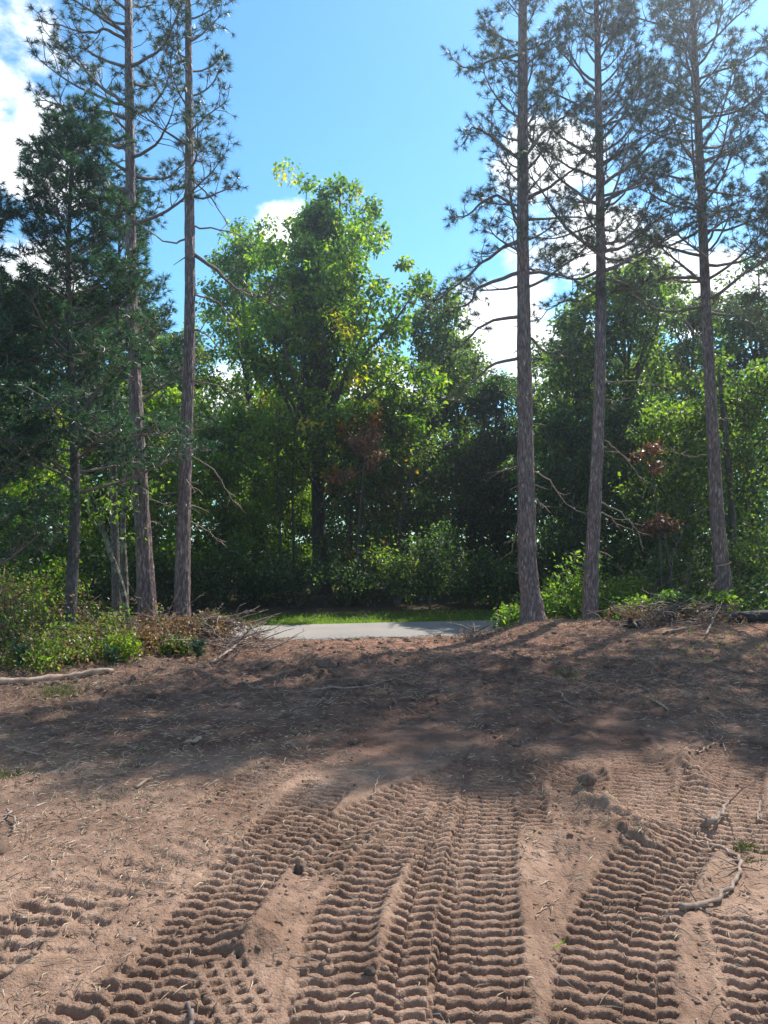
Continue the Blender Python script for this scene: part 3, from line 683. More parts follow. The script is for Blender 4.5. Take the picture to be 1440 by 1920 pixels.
# ------------------------------------------------------------------ broadleaf trees
def broadleaf(name, label, loc, Ht, prof, nl, cl, rs, mat, bark, leafn=90, L=0.15, cr=0.5, tr=0.16, lean=(0, 0), leaders=(), cat='tree', group=None, zb=0.25, el=(25, 60), bare=0.0):
    """prof: [(height fraction, radius m)] crown envelope; nl limbs, cl clumps per limb"""
    t = thing(name, label, cat, loc, group)
    n = 30; s = np.linspace(0, 1, n)
    path = np.stack([lean[0]*s**1.3*Ht+0.12*np.sin(s*6+nl), lean[1]*s*Ht+0.1*np.sin(s*4.3), -0.15+(Ht*0.93+0.15)*s], -1)
    path[:, :2] -= path[0, :2]
    rad = tr*(1-0.9*s**0.8)*(1+0.45*np.exp(-s*Ht/0.3))
    mb = MB(); rough_trunk(mb, path, rad, 18, rs, 0.10, nl); mb.obj('trunk', bark, t)
    C, Rr = [], []
    hf, rf = [p[0] for p in prof], [p[1] for p in prof]
    lim = []
    for k in range(nl):
        f = zb+(0.95-zb)*((k+rs.uniform(0, 1))/nl); z0 = Ht*f*0.9
        c = np.array([np.interp(z0, path[:, 2], path[:, 0]), np.interp(z0, path[:, 2], path[:, 1]), z0])
        az = k*2.4+rs.uniform(-0.5, 0.5); e = R(rs.uniform(*el)+25*(f-0.5))
        Rk = np.interp(f, hf, rf)*rs.uniform(0.75, 1.12); Lb = Rk/max(math.cos(e), 0.35)
        q = branch_pts(c, az, e, Lb, rs, 9, 0.35, 0.12); q[:, 2] = np.minimum(q[:, 2], Ht*rs.uniform(0.93, 1.0))
        lim.append((q, Lb, f))
    for q in leaders:
        q = smoothpath(np.array(q, float), 9); lim.append((q, np.linalg.norm(q[-1]-q[0]), 0.8))
    for kk, (q, Lb, f) in enumerate(lim):
        if kk == nl: cl = cl+4
        rb = min(tr*0.5, 0.012+0.014*Lb)
        bm = MB(); tube(bm, q, np.linspace(rb, 0.008, 9), 5)
        for j in range(cl):
            g = 0.3+0.7*(j+rs.uniform(0.2, 1))/cl; x = min(g, 1)*8; i = min(int(x), 7); b = q[i]+(q[i+1]-q[i])*(x-i)
            off = rs.normal(0, 1, 3)*cr*np.array([1, 1, 0.7])*(0.45+0.28*min(Lb, 2.6)/3)
            e = b+off; mid = (b+e)/2+rs.normal(0, 0.05, 3)
            tube(bm, smoothpath([b, mid, e], 5), np.linspace(0.014, 0.004, 5), 3, cap=False)
            if rs.uniform() > bare: C.append(e); Rr.append(cr*rs.uniform(0.55, 1.15))
        C.append(q[-1]); Rr.append(cr*0.7)
        bm.obj('limb', bark, t)
    lm = MB(); leaves(lm, np.array(C), np.array(Rr), leafn, rs, L)
    lm.obj('crown', mat, t, smooth=False)
    return t

rs = np.random.RandomState(5)
def gpos(px, D): x = (px-720)/FPX*D; return (x, D, Hs(x, D))
def loc_of(px, D, py):                              # local offset helper for leaders
    return P(px, py, D)
# big maple/oak in the middle
bD = 23.0; bl = gpos(605, bD); B = np.array(bl)
def LB(*pts): return [P(px, py, bD+dd)-B for px, py, dd in pts]
LEAD = [LB((598, 800, 0), (585, 620, .4), (572, 470, .6), (573, 335, .5)), LB((600, 760, 0), (622, 600, .3), (634, 470, .2), (636, 340, .1)), LB((602, 740, 0), (650, 600, .5), (688, 480, .8), (697, 375, .7)),
        LB((598, 780, 0), (560, 640, -.5), (545, 520, -.6), (548, 420, -.8)), LB((600, 800, 0), (660, 690, -.6), (740, 600, -.9), (790, 520, -.8)), LB((600, 850, 0), (550, 760, -1), (500, 680, -1.4), (450, 640, -1.6)),
        LB((605, 760, 0), (605, 640, -1.2), (603, 540, -1.5), (606, 480, -1.3)), LB((606, 820, 0), (668, 760, -1.3), (740, 700, -2), (800, 690, -2)), LB((606, 950, 0), (650, 900, -.8), (700, 850, -1.2), (780, 800, -1.6)),
        LB((600, 930, 0), (560, 860, -1.2), (520, 820, -1.7), (470, 800, -1.8)), LB((602, 900, 0), (610, 860, -1.4), (600, 790, -2.3), (640, 770, -2.6)), LB((602, 850, 0), (560, 750, -1.4), (530, 640, -2.0), (520, 560, -1.8)),
        LB((602, 850, 0), (640, 720, -1.4), (680, 620, -1.7), (700, 540, -1.5)), LB((600, 700, 0), (640, 560, -1.5), (660, 470, -1.6), (665, 430, -1.2)), LB((600, 700, 0), (560, 580, 1.5), (520, 500, 1.6), (505, 470, 1.2))]
broadleaf('broadleaf_tree', 'tallest broadleaf tree in the middle beyond the road, thick dark trunk and several upright tops', bl, 12.9,
          [(0.2, 1.9), (0.35, 2.9), (0.55, 2.3), (0.7, 1.3), (0.85, 0.7), (1, 0.3)], 34, 6, rs, M_OAKY, M_BARKOAK, 105, 0.155, 0.48, 0.27, leaders=LEAD, zb=0.27)

GT = 'broadleaf trees of the wood beyond the road'
protoA = broadleaf('broadleaf_tree', 'tall round-topped tree with a yellowing tip left of the tallest tree', gpos(450, 27), 13.3,
                   [(0.15, 1.5), (0.4, 2.2), (0.7, 1.8), (0.9, 1.0), (1, 0.4)], 30, 6, rs, M_OAKY, M_BARKOAK, 70, 0.16, 0.50, 0.17, group=GT, zb=0.2)
protoB = broadleaf('broadleaf_tree', 'leafy green tree with a rounded top between the second and third right pines', gpos(1175, 22), 9.2,
                   [(0.1, 1.6), (0.4, 2.3), (0.7, 2.2), (0.9, 1.5), (1, 0.8)], 28, 6, rs, M_OAK, M_BARKOAK, 76, 0.155, 0.5, 0.13, group=GT, zb=0.12)
protoC = broadleaf('broadleaf_tree', 'airy green tree just right of the tallest tree with sky showing between its boughs', gpos(790, 25), 9.9,
                   [(0.2, 1.3), (0.45, 2.0), (0.75, 1.7), (1, 0.6)], 22, 5, rs, M_OAK, M_BARKOAK, 70, 0.155, 0.46, 0.13, (0.05, 0), group=GT, zb=0.2)
protoD = broadleaf('understory_tree', 'slender lime green young tree glowing between the left pine trunks', gpos(300, 18.5), 5.6,
                   [(0.15, 1.1), (0.5, 1.6), (0.8, 1.2), (1, 0.4)], 20, 5, rs, M_LIME, M_BARKLICH, 62, 0.12, 0.42, 0.06, group='young trees under the tall ones', zb=0.12, el=(10, 45))
def tint_copy(r, mat):
    for c in r.children:
        if c.name.startswith('crown'):
            c.data = c.data.copy(); c.data.materials[0] = mat
used = {}
def plant(proto, px, D, sc, label, rz, grp, mat=None, name=None):
    x, y, z = gpos(px, D)
    r = dup(proto, proto.name.split('.')[0] if name is None else name, label, (x, y, z), rz, sc if isinstance(sc, tuple) else (sc, sc, sc), grp)
    if mat:
        key = (proto.name, mat.name)
        for c in r.children:
            if c.name.startswith('crown'):
                if key not in used: d = c.data.copy(); d.materials[0] = mat; used[key] = d
                c.data = used[key]
    return r
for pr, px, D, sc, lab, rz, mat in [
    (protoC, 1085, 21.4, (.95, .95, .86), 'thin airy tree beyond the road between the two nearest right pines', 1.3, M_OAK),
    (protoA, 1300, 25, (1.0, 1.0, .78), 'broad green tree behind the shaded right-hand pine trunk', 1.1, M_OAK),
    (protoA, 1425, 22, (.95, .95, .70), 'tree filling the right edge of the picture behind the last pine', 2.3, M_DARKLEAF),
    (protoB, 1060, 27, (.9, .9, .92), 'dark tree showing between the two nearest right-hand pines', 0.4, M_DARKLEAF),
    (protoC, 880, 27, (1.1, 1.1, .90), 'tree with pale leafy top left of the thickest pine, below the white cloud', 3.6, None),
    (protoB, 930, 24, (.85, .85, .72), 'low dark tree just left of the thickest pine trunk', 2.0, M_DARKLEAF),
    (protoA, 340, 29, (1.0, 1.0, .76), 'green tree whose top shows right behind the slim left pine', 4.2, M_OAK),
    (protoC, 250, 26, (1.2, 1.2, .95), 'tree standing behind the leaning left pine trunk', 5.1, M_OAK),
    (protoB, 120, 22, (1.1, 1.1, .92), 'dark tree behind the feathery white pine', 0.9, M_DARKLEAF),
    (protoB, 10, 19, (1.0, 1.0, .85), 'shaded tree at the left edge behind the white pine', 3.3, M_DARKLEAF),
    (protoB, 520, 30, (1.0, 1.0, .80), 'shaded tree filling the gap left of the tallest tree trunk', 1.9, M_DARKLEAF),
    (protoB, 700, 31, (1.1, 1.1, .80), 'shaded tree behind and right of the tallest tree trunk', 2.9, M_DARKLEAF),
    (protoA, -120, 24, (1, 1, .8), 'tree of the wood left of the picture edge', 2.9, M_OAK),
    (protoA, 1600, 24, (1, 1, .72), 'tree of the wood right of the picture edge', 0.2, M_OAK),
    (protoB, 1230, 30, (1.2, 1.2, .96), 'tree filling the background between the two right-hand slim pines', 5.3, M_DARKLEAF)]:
    plant(pr, px, D, sc, lab, rz, GT, mat)
GU = 'young trees under the tall ones'
for px, D, sc, lab, rz, mat in [
    (215, 19.5, 1.05, 'yellow green young tree between the white pine and the leaning pine', 1.0, M_LIME),
    (480, 21, 1.0, 'bright lime young tree lit from behind, left of the tallest tree trunk', 2.2, M_LIME),
    (425, 19.7, 0.72, 'lowest lime green young tree just beyond the left end of the road', 2.9, M_LIME),
    (545, 25, 0.9, 'thin bright young tree directly left of the tallest tree trunk', 0.7, M_LIME),
    (410, 20.5, .9, 'young tree just right of the slim left pine trunk', 3.0, M_OAK),
    (670, 21.5, 1.0, 'young tree with rusty dying leaves right of the tallest tree trunk', 4.0, M_RUST),
    (760, 22.3, 1.12, 'young green tree arching right of the rusty one', 5.0, M_OAK),
    (860, 23.6, .85, 'dark young tree in deep shade at the middle right of the road', 0.3, M_DARKLEAF),
    (940, 24, .95, 'dark young tree right behind the end of the road', 1.7, M_DARKLEAF),
    (1060, 19.5, .95, 'dark young tree between the two nearest right-hand pine trunks', 2.8, M_DARKLEAF),
    (1200, 19.5, 1.0, 'shaded young tree right of the slim right pine', 3.9, M_DARKLEAF),
    (1270, 17, .9, 'young tree with a rust coloured spray left of the shaded pine', 4.9, M_OAK),
    (1420, 17.5, 1.1, 'young tree with sunlit leaf tips by the right edge of the picture', 5.8, M_OAK),
    (80, 16, .85, 'yellow green young tree low behind the white pine trunk', 0.1, M_LIME),
    (600, 28, 1.3, 'shaded young tree behind the tallest tree trunk', 0.9, M_DARKLEAF)]:
    plant(protoD, px, D, sc, lab, rz, GU, mat)

r_ = dup(protoB, 'broadleaf_tree', 'unseen bushy tree added past the right edge to shade the right side of the clearing', (8.3, 11.2, Hs(8.3, 11.2)), 2.2, (.8, .8, .95), GT)  # tree out of view, put in to shade the right of the clearing
r_ = dup(protoB, 'broadleaf_tree', 'unseen bushy tree added farther past the right edge for shade, near the camera side', (10.6, 10.2, Hs(10.6, 10.2)), 4.2, (.9, .9, .86), GT)  # another unseen tree added as a shade caster
# bare thin saplings seen as dark lines against the bright leaves
def sapling(label, pxs, D, w, bark=M_BARKOAK, name='sapling'):
    pts = [P(px, py, D) for px, py in pxs]; x, y = pts[0][0], pts[0][1]; gz = Hs(x, y); base = np.array([x, y, gz]); pts[0] = base-np.array([0, 0, 0.1])
    t = thing(name, label, 'young tree', base, 'thin bare stems')
    q = smoothpath(pts, 30); mb = MB(); rough_trunk(mb, q, np.linspace(w, w*0.45, 30), 10, rs, 0.12, 3); mb.obj('trunk', bark, t, origin=base)
    lm = MB(); 
    for k in range(7):
        i = rs.randint(14, 29); b = branch_pts(q[i], rs.uniform(0, 6.28), R(rs.uniform(10, 50)), rs.uniform(0.4, 1.0), rs, 6)
        bm = MB(); tube(bm, b, np.linspace(0.010, 0.004, 6), 4); bm.obj('branch', bark, t, origin=base)
        leaves(lm, b[-3:], 0.22, 14, rs, 0.10)
    lm.obj('crown', M_OAK, t, smooth=False, origin=base)
sapling('lichen spotted thin trunk leaning left across the darkness beside the left pine pair', [(250, 1190), (232, 1110), (205, 1030), (192, 990), (170, 930)], 11.9, 0.052, M_BARKLICH)
sapling('upright lichen spotted trunk just behind the leaning thin one', [(238, 1180), (236, 1100), (231, 1000), (233, 900), (225, 780)], 13.4, 0.062, M_BARKLICH)
sapling('thin dark stem left of the tallest tree, second from its trunk', [(530, 1150), (527, 1040), (520, 900), (524, 760)], 21, 0.05)
sapling('thin dark stem closest on the left to the tallest tree trunk', [(553, 1150), (551, 1030), (548, 900), (556, 760)], 21.5, 0.045)
sapling('thin dark stem leaning left in front of the bright young leaves', [(520, 1150), (508, 1060), (480, 960), (470, 860)], 20.5, 0.04)
sapling('dark stem right of the tallest tree trunk in deep shade', [(655, 1150), (657, 1040), (662, 930), (690, 800)], 22, 0.07)
sapling('curving dark trunk arching right under the green boughs', [(735, 1150), (742, 1040), (760, 930), (790, 860), (850, 830)], 21.5, 0.10)
sapling('slanting dark trunk behind the shaded right pine', [(1385, 1150), (1375, 1000), (1365, 850), (1352, 700)], 16.5, 0.09)

M_RUSTY = leafmat('dead_rust_leaf', (0.09, 0.045, 0.03), (0.15, 0.07, 0.045), (0.24, 0.13, 0.07), 0.35, (1.4, 1.2, 0.8))
def rusty(label, pxs, D, n, spread, seed):
    r_ = np.random.RandomState(seed); pts = [P(px, py, D) for px, py in pxs]; gz = Hs(pts[0][0], D); base = np.array([pts[0][0], D, gz]); pts[0] = base-np.array([0, 0, 0.1])
    t = thing('dying_sapling', label, 'young tree', base); q = smoothpath(pts, 24)
    mb = MB(); tube(mb, q, np.linspace(0.035, 0.008, 24), 8); mb.obj('trunk', M_BARKOAK, t, origin=base)
    C = []
    for k in range(n):
        b = branch_pts(q[r_.randint(17, 24)], r_.uniform(0, 6.28), R(r_.uniform(-15, 40)), spread*r_.uniform(0.5, 1.1), r_, 7, -0.2, 0.2)
        bm = MB(); tube(bm, b, np.linspace(0.009, 0.003, 7), 4); bm.obj('branch', M_BRANCH, t, origin=base); C += list(b[3:])
    lm = MB(); leaves(lm, C, 0.17, 16, r_, 0.10); lm.obj('crown', M_RUSTY, t, smooth=False, origin=base)
rusty('dying sapling with rust brown leaves right of the tallest tree, halfway up', [(668, 1140), (672, 1000), (680, 900), (688, 815)], 20.0, 12, 0.62, 1)
rusty('thin sapling with a small rust red spray between the slim pine and the last pine', [(1240, 1150), (1236, 1000), (1225, 900), (1215, 838)], 15.3, 5, 0.30, 2)
rusty('low sapling with withered orange brown leaves in the right-hand thicket', [(1262, 1150), (1256, 1080), (1248, 1010), (1245, 980)], 15.0, 6, 0.40, 3)

# ------------------------------------------------------------------ shrubs
def shrub(name, label, px, D, w, h, mat, n=26, leafn=40, L=0.08, seed=0, stems=9, cat='shrub', group=None, cr=None, y_off=0):
    r = np.random.RandomState(seed+500)
    x, y, z = gpos(px, D); t = thing(name, label, cat, (x, y, z), group)
    bm = MB(); C = []
    for k in range(stems):
        az = k*2.4+r.uniform(-.4, .4); rr = w*0.5*r.uniform(0.3, 1); hh = h*r.uniform(0.55, 0.95)
        q = smoothpath([(0, 0, -0.05), (rr*0.35*math.cos(az), rr*0.35*math.sin(az), hh*0.5), (rr*math.cos(az), rr*math.sin(az), hh)], 7)
        q[1:] += r.normal(0, 0.02, (6, 3)); tube(bm, q, np.linspace(0.012, 0.004, 7), 4)
        for j in range(max(1, n//stems)):
            i = r.randint(2, 7); C.append(q[i]+r.normal(0, 1, 3)*np.array([w, w, h*0.6])*0.12)
    bm.obj('stem', M_BRANCH, t)
    C = np.array(C); C[:, 2] = np.maximum(C[:, 2], 0.08)
    lm = MB(); leaves(lm, C, (cr or 0.16*min(w, h*1.3))*r.uniform(0.7, 1.3, len(C)), leafn, r, L, droop=0.25)
    lm.obj('foliage', mat, t, smooth=False)
    if D < 13:
        lm = MB(); leaves(lm, C[::2]+r.normal(0, 0.13, C[::2].shape), 0.2, 14, r, L*0.9, droop=0.6); lm.obj('withered_foliage', M_DRY, t, smooth=False)
        for k in range(10):
            a = r.uniform(0, 6.28); q = branch_pts((math.cos(a)*w*0.3*r.uniform(0, 1.4), math.sin(a)*w*0.3*r.uniform(0, 1.4), 0), r.uniform(0, 6.28), R(r.uniform(30, 80)), h*r.uniform(0.5, 1.25), r, 7, -0.4, 0.15)
            bm = MB(); tube(bm, q, np.linspace(0.007, 0.002, 7), 4); bm.obj('stem', M_DEADWOOD if k % 2 else M_BRANCH, t)
    return t
GS = 'shrubs along the edge of the wood'
SH = [
 # px, D, w, h, mat, label
 (35, 9.8, 1.3, .85, M_OAK, 'bright green bush in the sunny lower left corner of the undergrowth'),
 (110, 9.9, .8, .45, M_SHRUB, 'small light green bush at the foot of the white pine trunk'),
 (185, 10.6, .7, .3, M_OAK, 'low green weedy bush right of the white pine trunk'),
 (70, 9.2, .75, .36, M_SHRUB, 'lowest bright green plant above the peeled log at left'),
 (150, 9.7, .55, .22, M_OAK, 'knee high weeds between the white pine and the peeled log'),
 (225, 9.9, .6, .30, M_LIME, 'yellow green weeds below the leaning lichen trunk'),
 (280, 10.6, .5, .28, M_DRY, 'withered brown weeds at the foot of the leaning left pine'),
 (330, 10.4, .4, .18, M_OAK, 'green weeds in front of the slim left pine'),
 (245, 12.6, .9, .7, M_SHRUB, 'yellow green bush right behind the two lichen trunks'),
 (-10, 12.5, 1.6, 1.7, M_LIME, 'tall yellow green bush at the far left behind the rest'),
 (1190, 13.4, .7, .42, M_SHRUB, 'small sunlit weeds on the right bank beside the slim pine'),
 (1265, 13.3, .6, .36, M_DARKLEAF, 'low dark weeds behind the brush pile on the right bank'),
 (1345, 13.6, .6, .5, M_SHRUB, 'light green plant at the foot of the shaded pine'),
 (1030, 13.8, .5, .35, M_DRY, 'withered brown plants right of the thickest pine base'),
 (-60, 9.2, 1.2, 1.0, M_DARKLEAF, 'darker bush cut off by the left edge'),
 (70, 11.4, 1.6, 1.25, M_LIME, 'tall yellow green bush behind the white pine trunk'),
 (150, 11.8, .9, .7, M_DRY, 'brown dying bush with withered leaves right of the white pine trunk'),
 (15, 11.0, 1.2, 1.05, M_DRY, 'reddish dry bush near the left edge'),
 (190, 11.6, .7, .55, M_SHRUB, 'yellow green bush beside the leaning lichen trunk'),
 (305, 12.2, .5, .45, M_SHRUB, 'small green bush between the two bare left pines'),
 (400, 11.9, .4, .35, M_LIME, 'little light green sapling bush at the left end of the road'),
 (965, 14.1, .5, .55, M_SHRUB, 'small bush left of the thickest pine base by the road end'),
 (1055, 15.0, 1.5, 1.5, M_SHRUB, 'sunlit leafy bush between the thickest pine and the slim pine'),
 (1160, 15.4, 1.3, 1.15, M_SHRUB, 'leafy bush immediately right of the slim right pine'),
 (1235, 16.0, 1.7, 1.6, M_DARKLEAF, 'dark shrub in the middle of the right-hand thicket'),
 (1310, 14.9, 1.2, .9, M_SHRUB, 'bush with sunlit yellow green leaves left of the shaded pine'),
 (1420, 14.5, 1.6, 1.2, M_DARKLEAF, 'dark shrub at the right edge behind the blackened log'),
 (1400, 15.6, 1.5, 2.3, M_OAK, 'tall shrub with sunlit leaf tips at the right edge'),
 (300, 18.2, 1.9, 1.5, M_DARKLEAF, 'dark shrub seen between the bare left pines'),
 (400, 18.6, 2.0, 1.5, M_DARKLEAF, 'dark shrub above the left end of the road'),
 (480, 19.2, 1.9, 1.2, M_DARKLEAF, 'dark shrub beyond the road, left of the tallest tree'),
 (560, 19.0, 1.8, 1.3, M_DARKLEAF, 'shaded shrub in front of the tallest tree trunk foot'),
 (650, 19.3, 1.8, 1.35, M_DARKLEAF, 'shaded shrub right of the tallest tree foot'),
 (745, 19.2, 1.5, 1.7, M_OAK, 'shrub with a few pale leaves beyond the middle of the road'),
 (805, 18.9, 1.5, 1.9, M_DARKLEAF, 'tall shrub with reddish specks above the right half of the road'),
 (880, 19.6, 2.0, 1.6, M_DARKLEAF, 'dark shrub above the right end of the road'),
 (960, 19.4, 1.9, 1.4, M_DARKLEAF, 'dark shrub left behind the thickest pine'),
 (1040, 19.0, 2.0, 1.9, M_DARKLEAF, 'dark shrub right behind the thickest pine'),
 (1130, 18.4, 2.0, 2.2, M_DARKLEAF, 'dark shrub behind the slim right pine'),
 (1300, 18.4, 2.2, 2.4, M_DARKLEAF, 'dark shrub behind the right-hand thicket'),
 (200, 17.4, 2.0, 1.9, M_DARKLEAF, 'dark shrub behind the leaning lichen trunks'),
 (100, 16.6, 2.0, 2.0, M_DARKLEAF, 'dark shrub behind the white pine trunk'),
]
for k, (px, D, w, h, mat, lab) in enumerate(SH):
    near = D < 13
    shrub('shrub', lab, px, D, w, h, mat, 60 if near else 50, (20 if near else 52), (0.056 if near else 0.095), k, 9, group=GS, cr=(0.19 if near else 0.26)*(0.7+0.3*w))

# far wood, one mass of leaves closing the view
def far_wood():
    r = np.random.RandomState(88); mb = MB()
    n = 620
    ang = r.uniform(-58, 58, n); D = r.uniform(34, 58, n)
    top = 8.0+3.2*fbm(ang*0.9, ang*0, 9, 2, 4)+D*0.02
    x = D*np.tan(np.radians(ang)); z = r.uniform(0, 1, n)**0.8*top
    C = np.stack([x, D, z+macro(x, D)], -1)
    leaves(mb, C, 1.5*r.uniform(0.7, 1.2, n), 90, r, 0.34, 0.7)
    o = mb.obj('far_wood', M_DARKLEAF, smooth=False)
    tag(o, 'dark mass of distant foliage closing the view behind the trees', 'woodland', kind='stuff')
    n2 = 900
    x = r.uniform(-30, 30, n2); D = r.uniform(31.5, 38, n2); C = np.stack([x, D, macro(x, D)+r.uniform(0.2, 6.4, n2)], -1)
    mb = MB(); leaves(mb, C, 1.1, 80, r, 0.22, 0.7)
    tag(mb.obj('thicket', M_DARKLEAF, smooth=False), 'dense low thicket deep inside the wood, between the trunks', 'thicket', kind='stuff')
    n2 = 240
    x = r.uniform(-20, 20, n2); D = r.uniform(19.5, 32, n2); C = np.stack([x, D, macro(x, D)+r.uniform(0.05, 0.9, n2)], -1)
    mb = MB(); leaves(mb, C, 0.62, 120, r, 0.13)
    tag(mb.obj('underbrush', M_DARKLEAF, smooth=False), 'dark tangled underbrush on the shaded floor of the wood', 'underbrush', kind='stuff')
far_wood()

# ------------------------------------------------------------------ grass, litter, clods
def blades(name, label, pts, hh, mat, r, w=0.004, cat='grass', lean=0.5):
    n = len(pts); pts = np.asarray(pts)
    d = r.normal(0, lean, (n, 3)); d[:, 2] = 1; d /= np.linalg.norm(d, axis=1)[:, None]
    s = np.cross(d, r.normal(0, 1, (n, 3))); s /= np.linalg.norm(s, axis=1)[:, None]
    h = (hh*r.uniform(0.5, 1.25, n))[:, None]
    m = pts+d*h*0.55; tip = pts+d*h; tip[:, :2] += r.normal(0, 0.3, (n, 2))*h
    v = np.stack([pts-s*w, pts+s*w, m+s*w*.7, m-s*w*.7, tip], 1).reshape(-1, 3)
    i = np.arange(n)[:, None]*5
    mb = MB(); mb.add(v, i+np.array([3, 2, 4]), i+np.array([0, 1, 2, 3]))
    return tag(mb.obj(name, mat, smooth=False), label, cat, kind='stuff')
def onground(x, y, dz=0.0): return np.stack([x, y, H(x, y)+dz], -1)
r = np.random.RandomState(71)
n = 26000; x = r.uniform(-9, 9, n); y = road_far(x)+0.02+r.uniform(0, 1, n)**1.3*1.5
blades('grass_verge', 'bright green grass strip along the far side of the road', onground(x, y, -0.01), 0.085, M_GRASS, r, 0.006)
n = 2600; x = r.uniform(-2.6, 2.6, n); y = road_near(x)-0.04-r.uniform(0, 1, n)**2*0.7
k = fbm(x, y, 0.8, 2, 6) > -0.1
blades('roadside_grass', 'sparse yellow grass along the near edge of the road', onground(x[k], y[k], -0.01), 0.07, M_GRASSDRY, r, 0.004)
def scatter_px(n, x0, x1, y0, y1, zz=0.0):
    px = r.uniform(x0, x1, n); py = r.uniform(y0, y1, n); D = (CAM_H-zz)*FPX/(py-HY); return (px-720)/FPX*D, D
def scatter_w(n, cond):
    x = r.uniform(-9, 8, n); y = r.uniform(2.2, 13, n); k = cond(x, y); return x[k], y[k]
x, y = scatter_w(26000, lambda x, y: (fbm(x, y, 0.9, 3, 14)+0.75*sst(-1.0, -3.6, x)*sst(8.6, 6.8, np.abs(y-7.2)+5)+0.8*sst(-2.2, -3.6, x)*sst(7.5, 9.5, y)) > 0.52)
blades('weed_grass', 'patchy green grass and weeds left on the scraped ground', onground(x, y, -0.005), 0.065, M_TUFT, r, 0.0026, lean=0.9)
x, y = scatter_w(9000, lambda x, y: (sst(1.5, 4, x)*sst(8.5, 10, y)*sst(12.6, 11.5, y)+fbm(x, y, 0.7, 3, 15)) > 0.75)
blades('bank_grass', 'thin green grass on the right bank before the thicket', onground(x, y, -0.005), 0.10, M_GRASS, r, 0.003, lean=0.8)

def slivers(name, label, x, y, L, w, mat, r, tilt=0.25, cat='litter', lift=0.004):
    n = len(x); z = H(x, y)
    th = r.uniform(0, 6.28, n); l = L*r.uniform(0.35, 1.3, n)
    d = np.stack([np.cos(th), np.sin(th), r.normal(0, tilt, n)], -1)*l[:, None]
    p = np.stack([x, y, z+lift], -1); s = np.stack([-np.sin(th), np.cos(th), 0*th], -1)*w
    up = np.array([0, 0, 1.0])*w*1.3
    bend = s*r.normal(0, 5, (n, 1))*0.8; bend[:, 2] += np.abs(r.normal(0, 0.08, n))*l
    a = p-d/2; c = p+bend; e = p+d/2
    v = np.stack([a, c-s, c+s, c+up, e], 1).reshape(-1, 3); i = np.arange(n)[:, None]*5
    mb = MB(); mb.add(v, np.concatenate([i+np.array(t) for t in ((0, 1, 3), (0, 3, 2), (1, 4, 3), (3, 4, 2))]))
    return tag(mb.obj(name, mat, smooth=False), label, cat, kind='stuff')
def lit(x, y):
    return 0.60*sst(-0.2, -1.8, x)*sst(8,5.5,y)+0.10*sst(4.5, 6.5, y)+0.6*fbm(x, y, 0.8, 3, 91)+0.25*sst(1.8, 3.0, x)
x, y = scatter_w(150000, lambda x, y: (lit(x, y)-r.uniform(0, 1, x.shape)*1.0) > -0.12)
slivers('straw_litter', 'pale straw, needles and bark shreds strewn over the churned dirt', x, y, 0.085, 0.0026, M_STRAW, r)
x, y = scatter_w(60000, lambda x, y: (sst(5.5, 9.5, y)+0.6*fbm(x, y, 0.8, 3, 92)-r.uniform(0, 1, x.shape)) > 0.15)
slivers('twig_litter', 'small broken twigs and roots mixed into the soil before the banks', x, y, 0.17, 0.0035, M_TWIGLIT, r, 0.35, lift=0.012)
px_, py_ = r.uniform(-200, 1640, 10000), 1260+r.uniform(0, 1, 10000)**1.4*760
Dq = CAM_H*FPX/(py_-HY); x = (px_-720)/FPX*Dq; y = Dq
k = (0.5+fbm(x, y, 0.5, 3, 93)*0.9-r.uniform(0, 1, x.shape)) > -0.15
x, y = x[k], y[k]
def clods(name, label, x, y, r, smin, smax, mat=None):
    n = len(x); z = H(x, y); t = (1+5**0.5)/2
    ico = np.array([(-1, t, 0), (1, t, 0), (-1, -t, 0), (1, -t, 0), (0, -1, t), (0, 1, t), (0, -1, -t), (0, 1, -t), (t, 0, -1), (t, 0, 1), (-t, 0, -1), (-t, 0, 1)])/1.9
    F = np.array([(0, 11, 5), (0, 5, 1), (0, 1, 7), (0, 7, 10), (0, 10, 11), (1, 5, 9), (5, 11, 4), (11, 10, 2), (10, 7, 6), (7, 1, 8), (3, 9, 4), (3, 4, 2), (3, 2, 6), (3, 6, 8), (3, 8, 9), (4, 9, 5), (2, 4, 11), (6, 2, 10), (8, 6, 7), (9, 8, 1)])
    s = smin+(smax-smin)*r.uniform(0, 1, n)**4
    v = ico[None]*r.uniform(0.65, 1.3, (n, 12, 1))*s[:, None, None]*r.uniform(0.6, 1.2, (n, 1, 3))
    th = r.uniform(0, 6.28, n); c, sn = np.cos(th)[:, None], np.sin(th)[:, None]
    v = np.stack([v[..., 0]*c-v[..., 1]*sn, v[..., 0]*sn+v[..., 1]*c, v[..., 2]*0.75], -1)
    v += np.stack([x, y, z+s*0.1], -1)[:, None, :]
    mb = MB(); mb.add(v, (F[None]+np.arange(n)[:, None, None]*12).reshape(-1, 3))
    return tag(mb.obj(name, mat or M_DIRT, smooth=True), label, 'soil', kind='stuff')
clods('dirt_clod_scatter', 'crumbs and small clods of brown earth lying over the tread marks', x, y, r, 0.002, 0.018)

x, y = scatter_w(9000, lambda x, y: (sst(5.5, 8.5, y)+0.9*fbm(x, y, 0.7, 3, 95)-r.uniform(0, 1, x.shape)) > 0.25)
clods('dark_clod_scatter', 'dark lumps of turned soil strewn across the shaded middle ground', x, y, r, 0.008, 0.06, M_CLOD)

x = r.uniform(-4, 3.5, 2600); y = road_near(x)-0.25+r.uniform(0, 1, 2600)**2.2*1.6
clods('roadside_gravel', 'dirt crumbs and gravel spilled along the near edge of the road', x, y, r, 0.004, 0.022, M_CLOD)
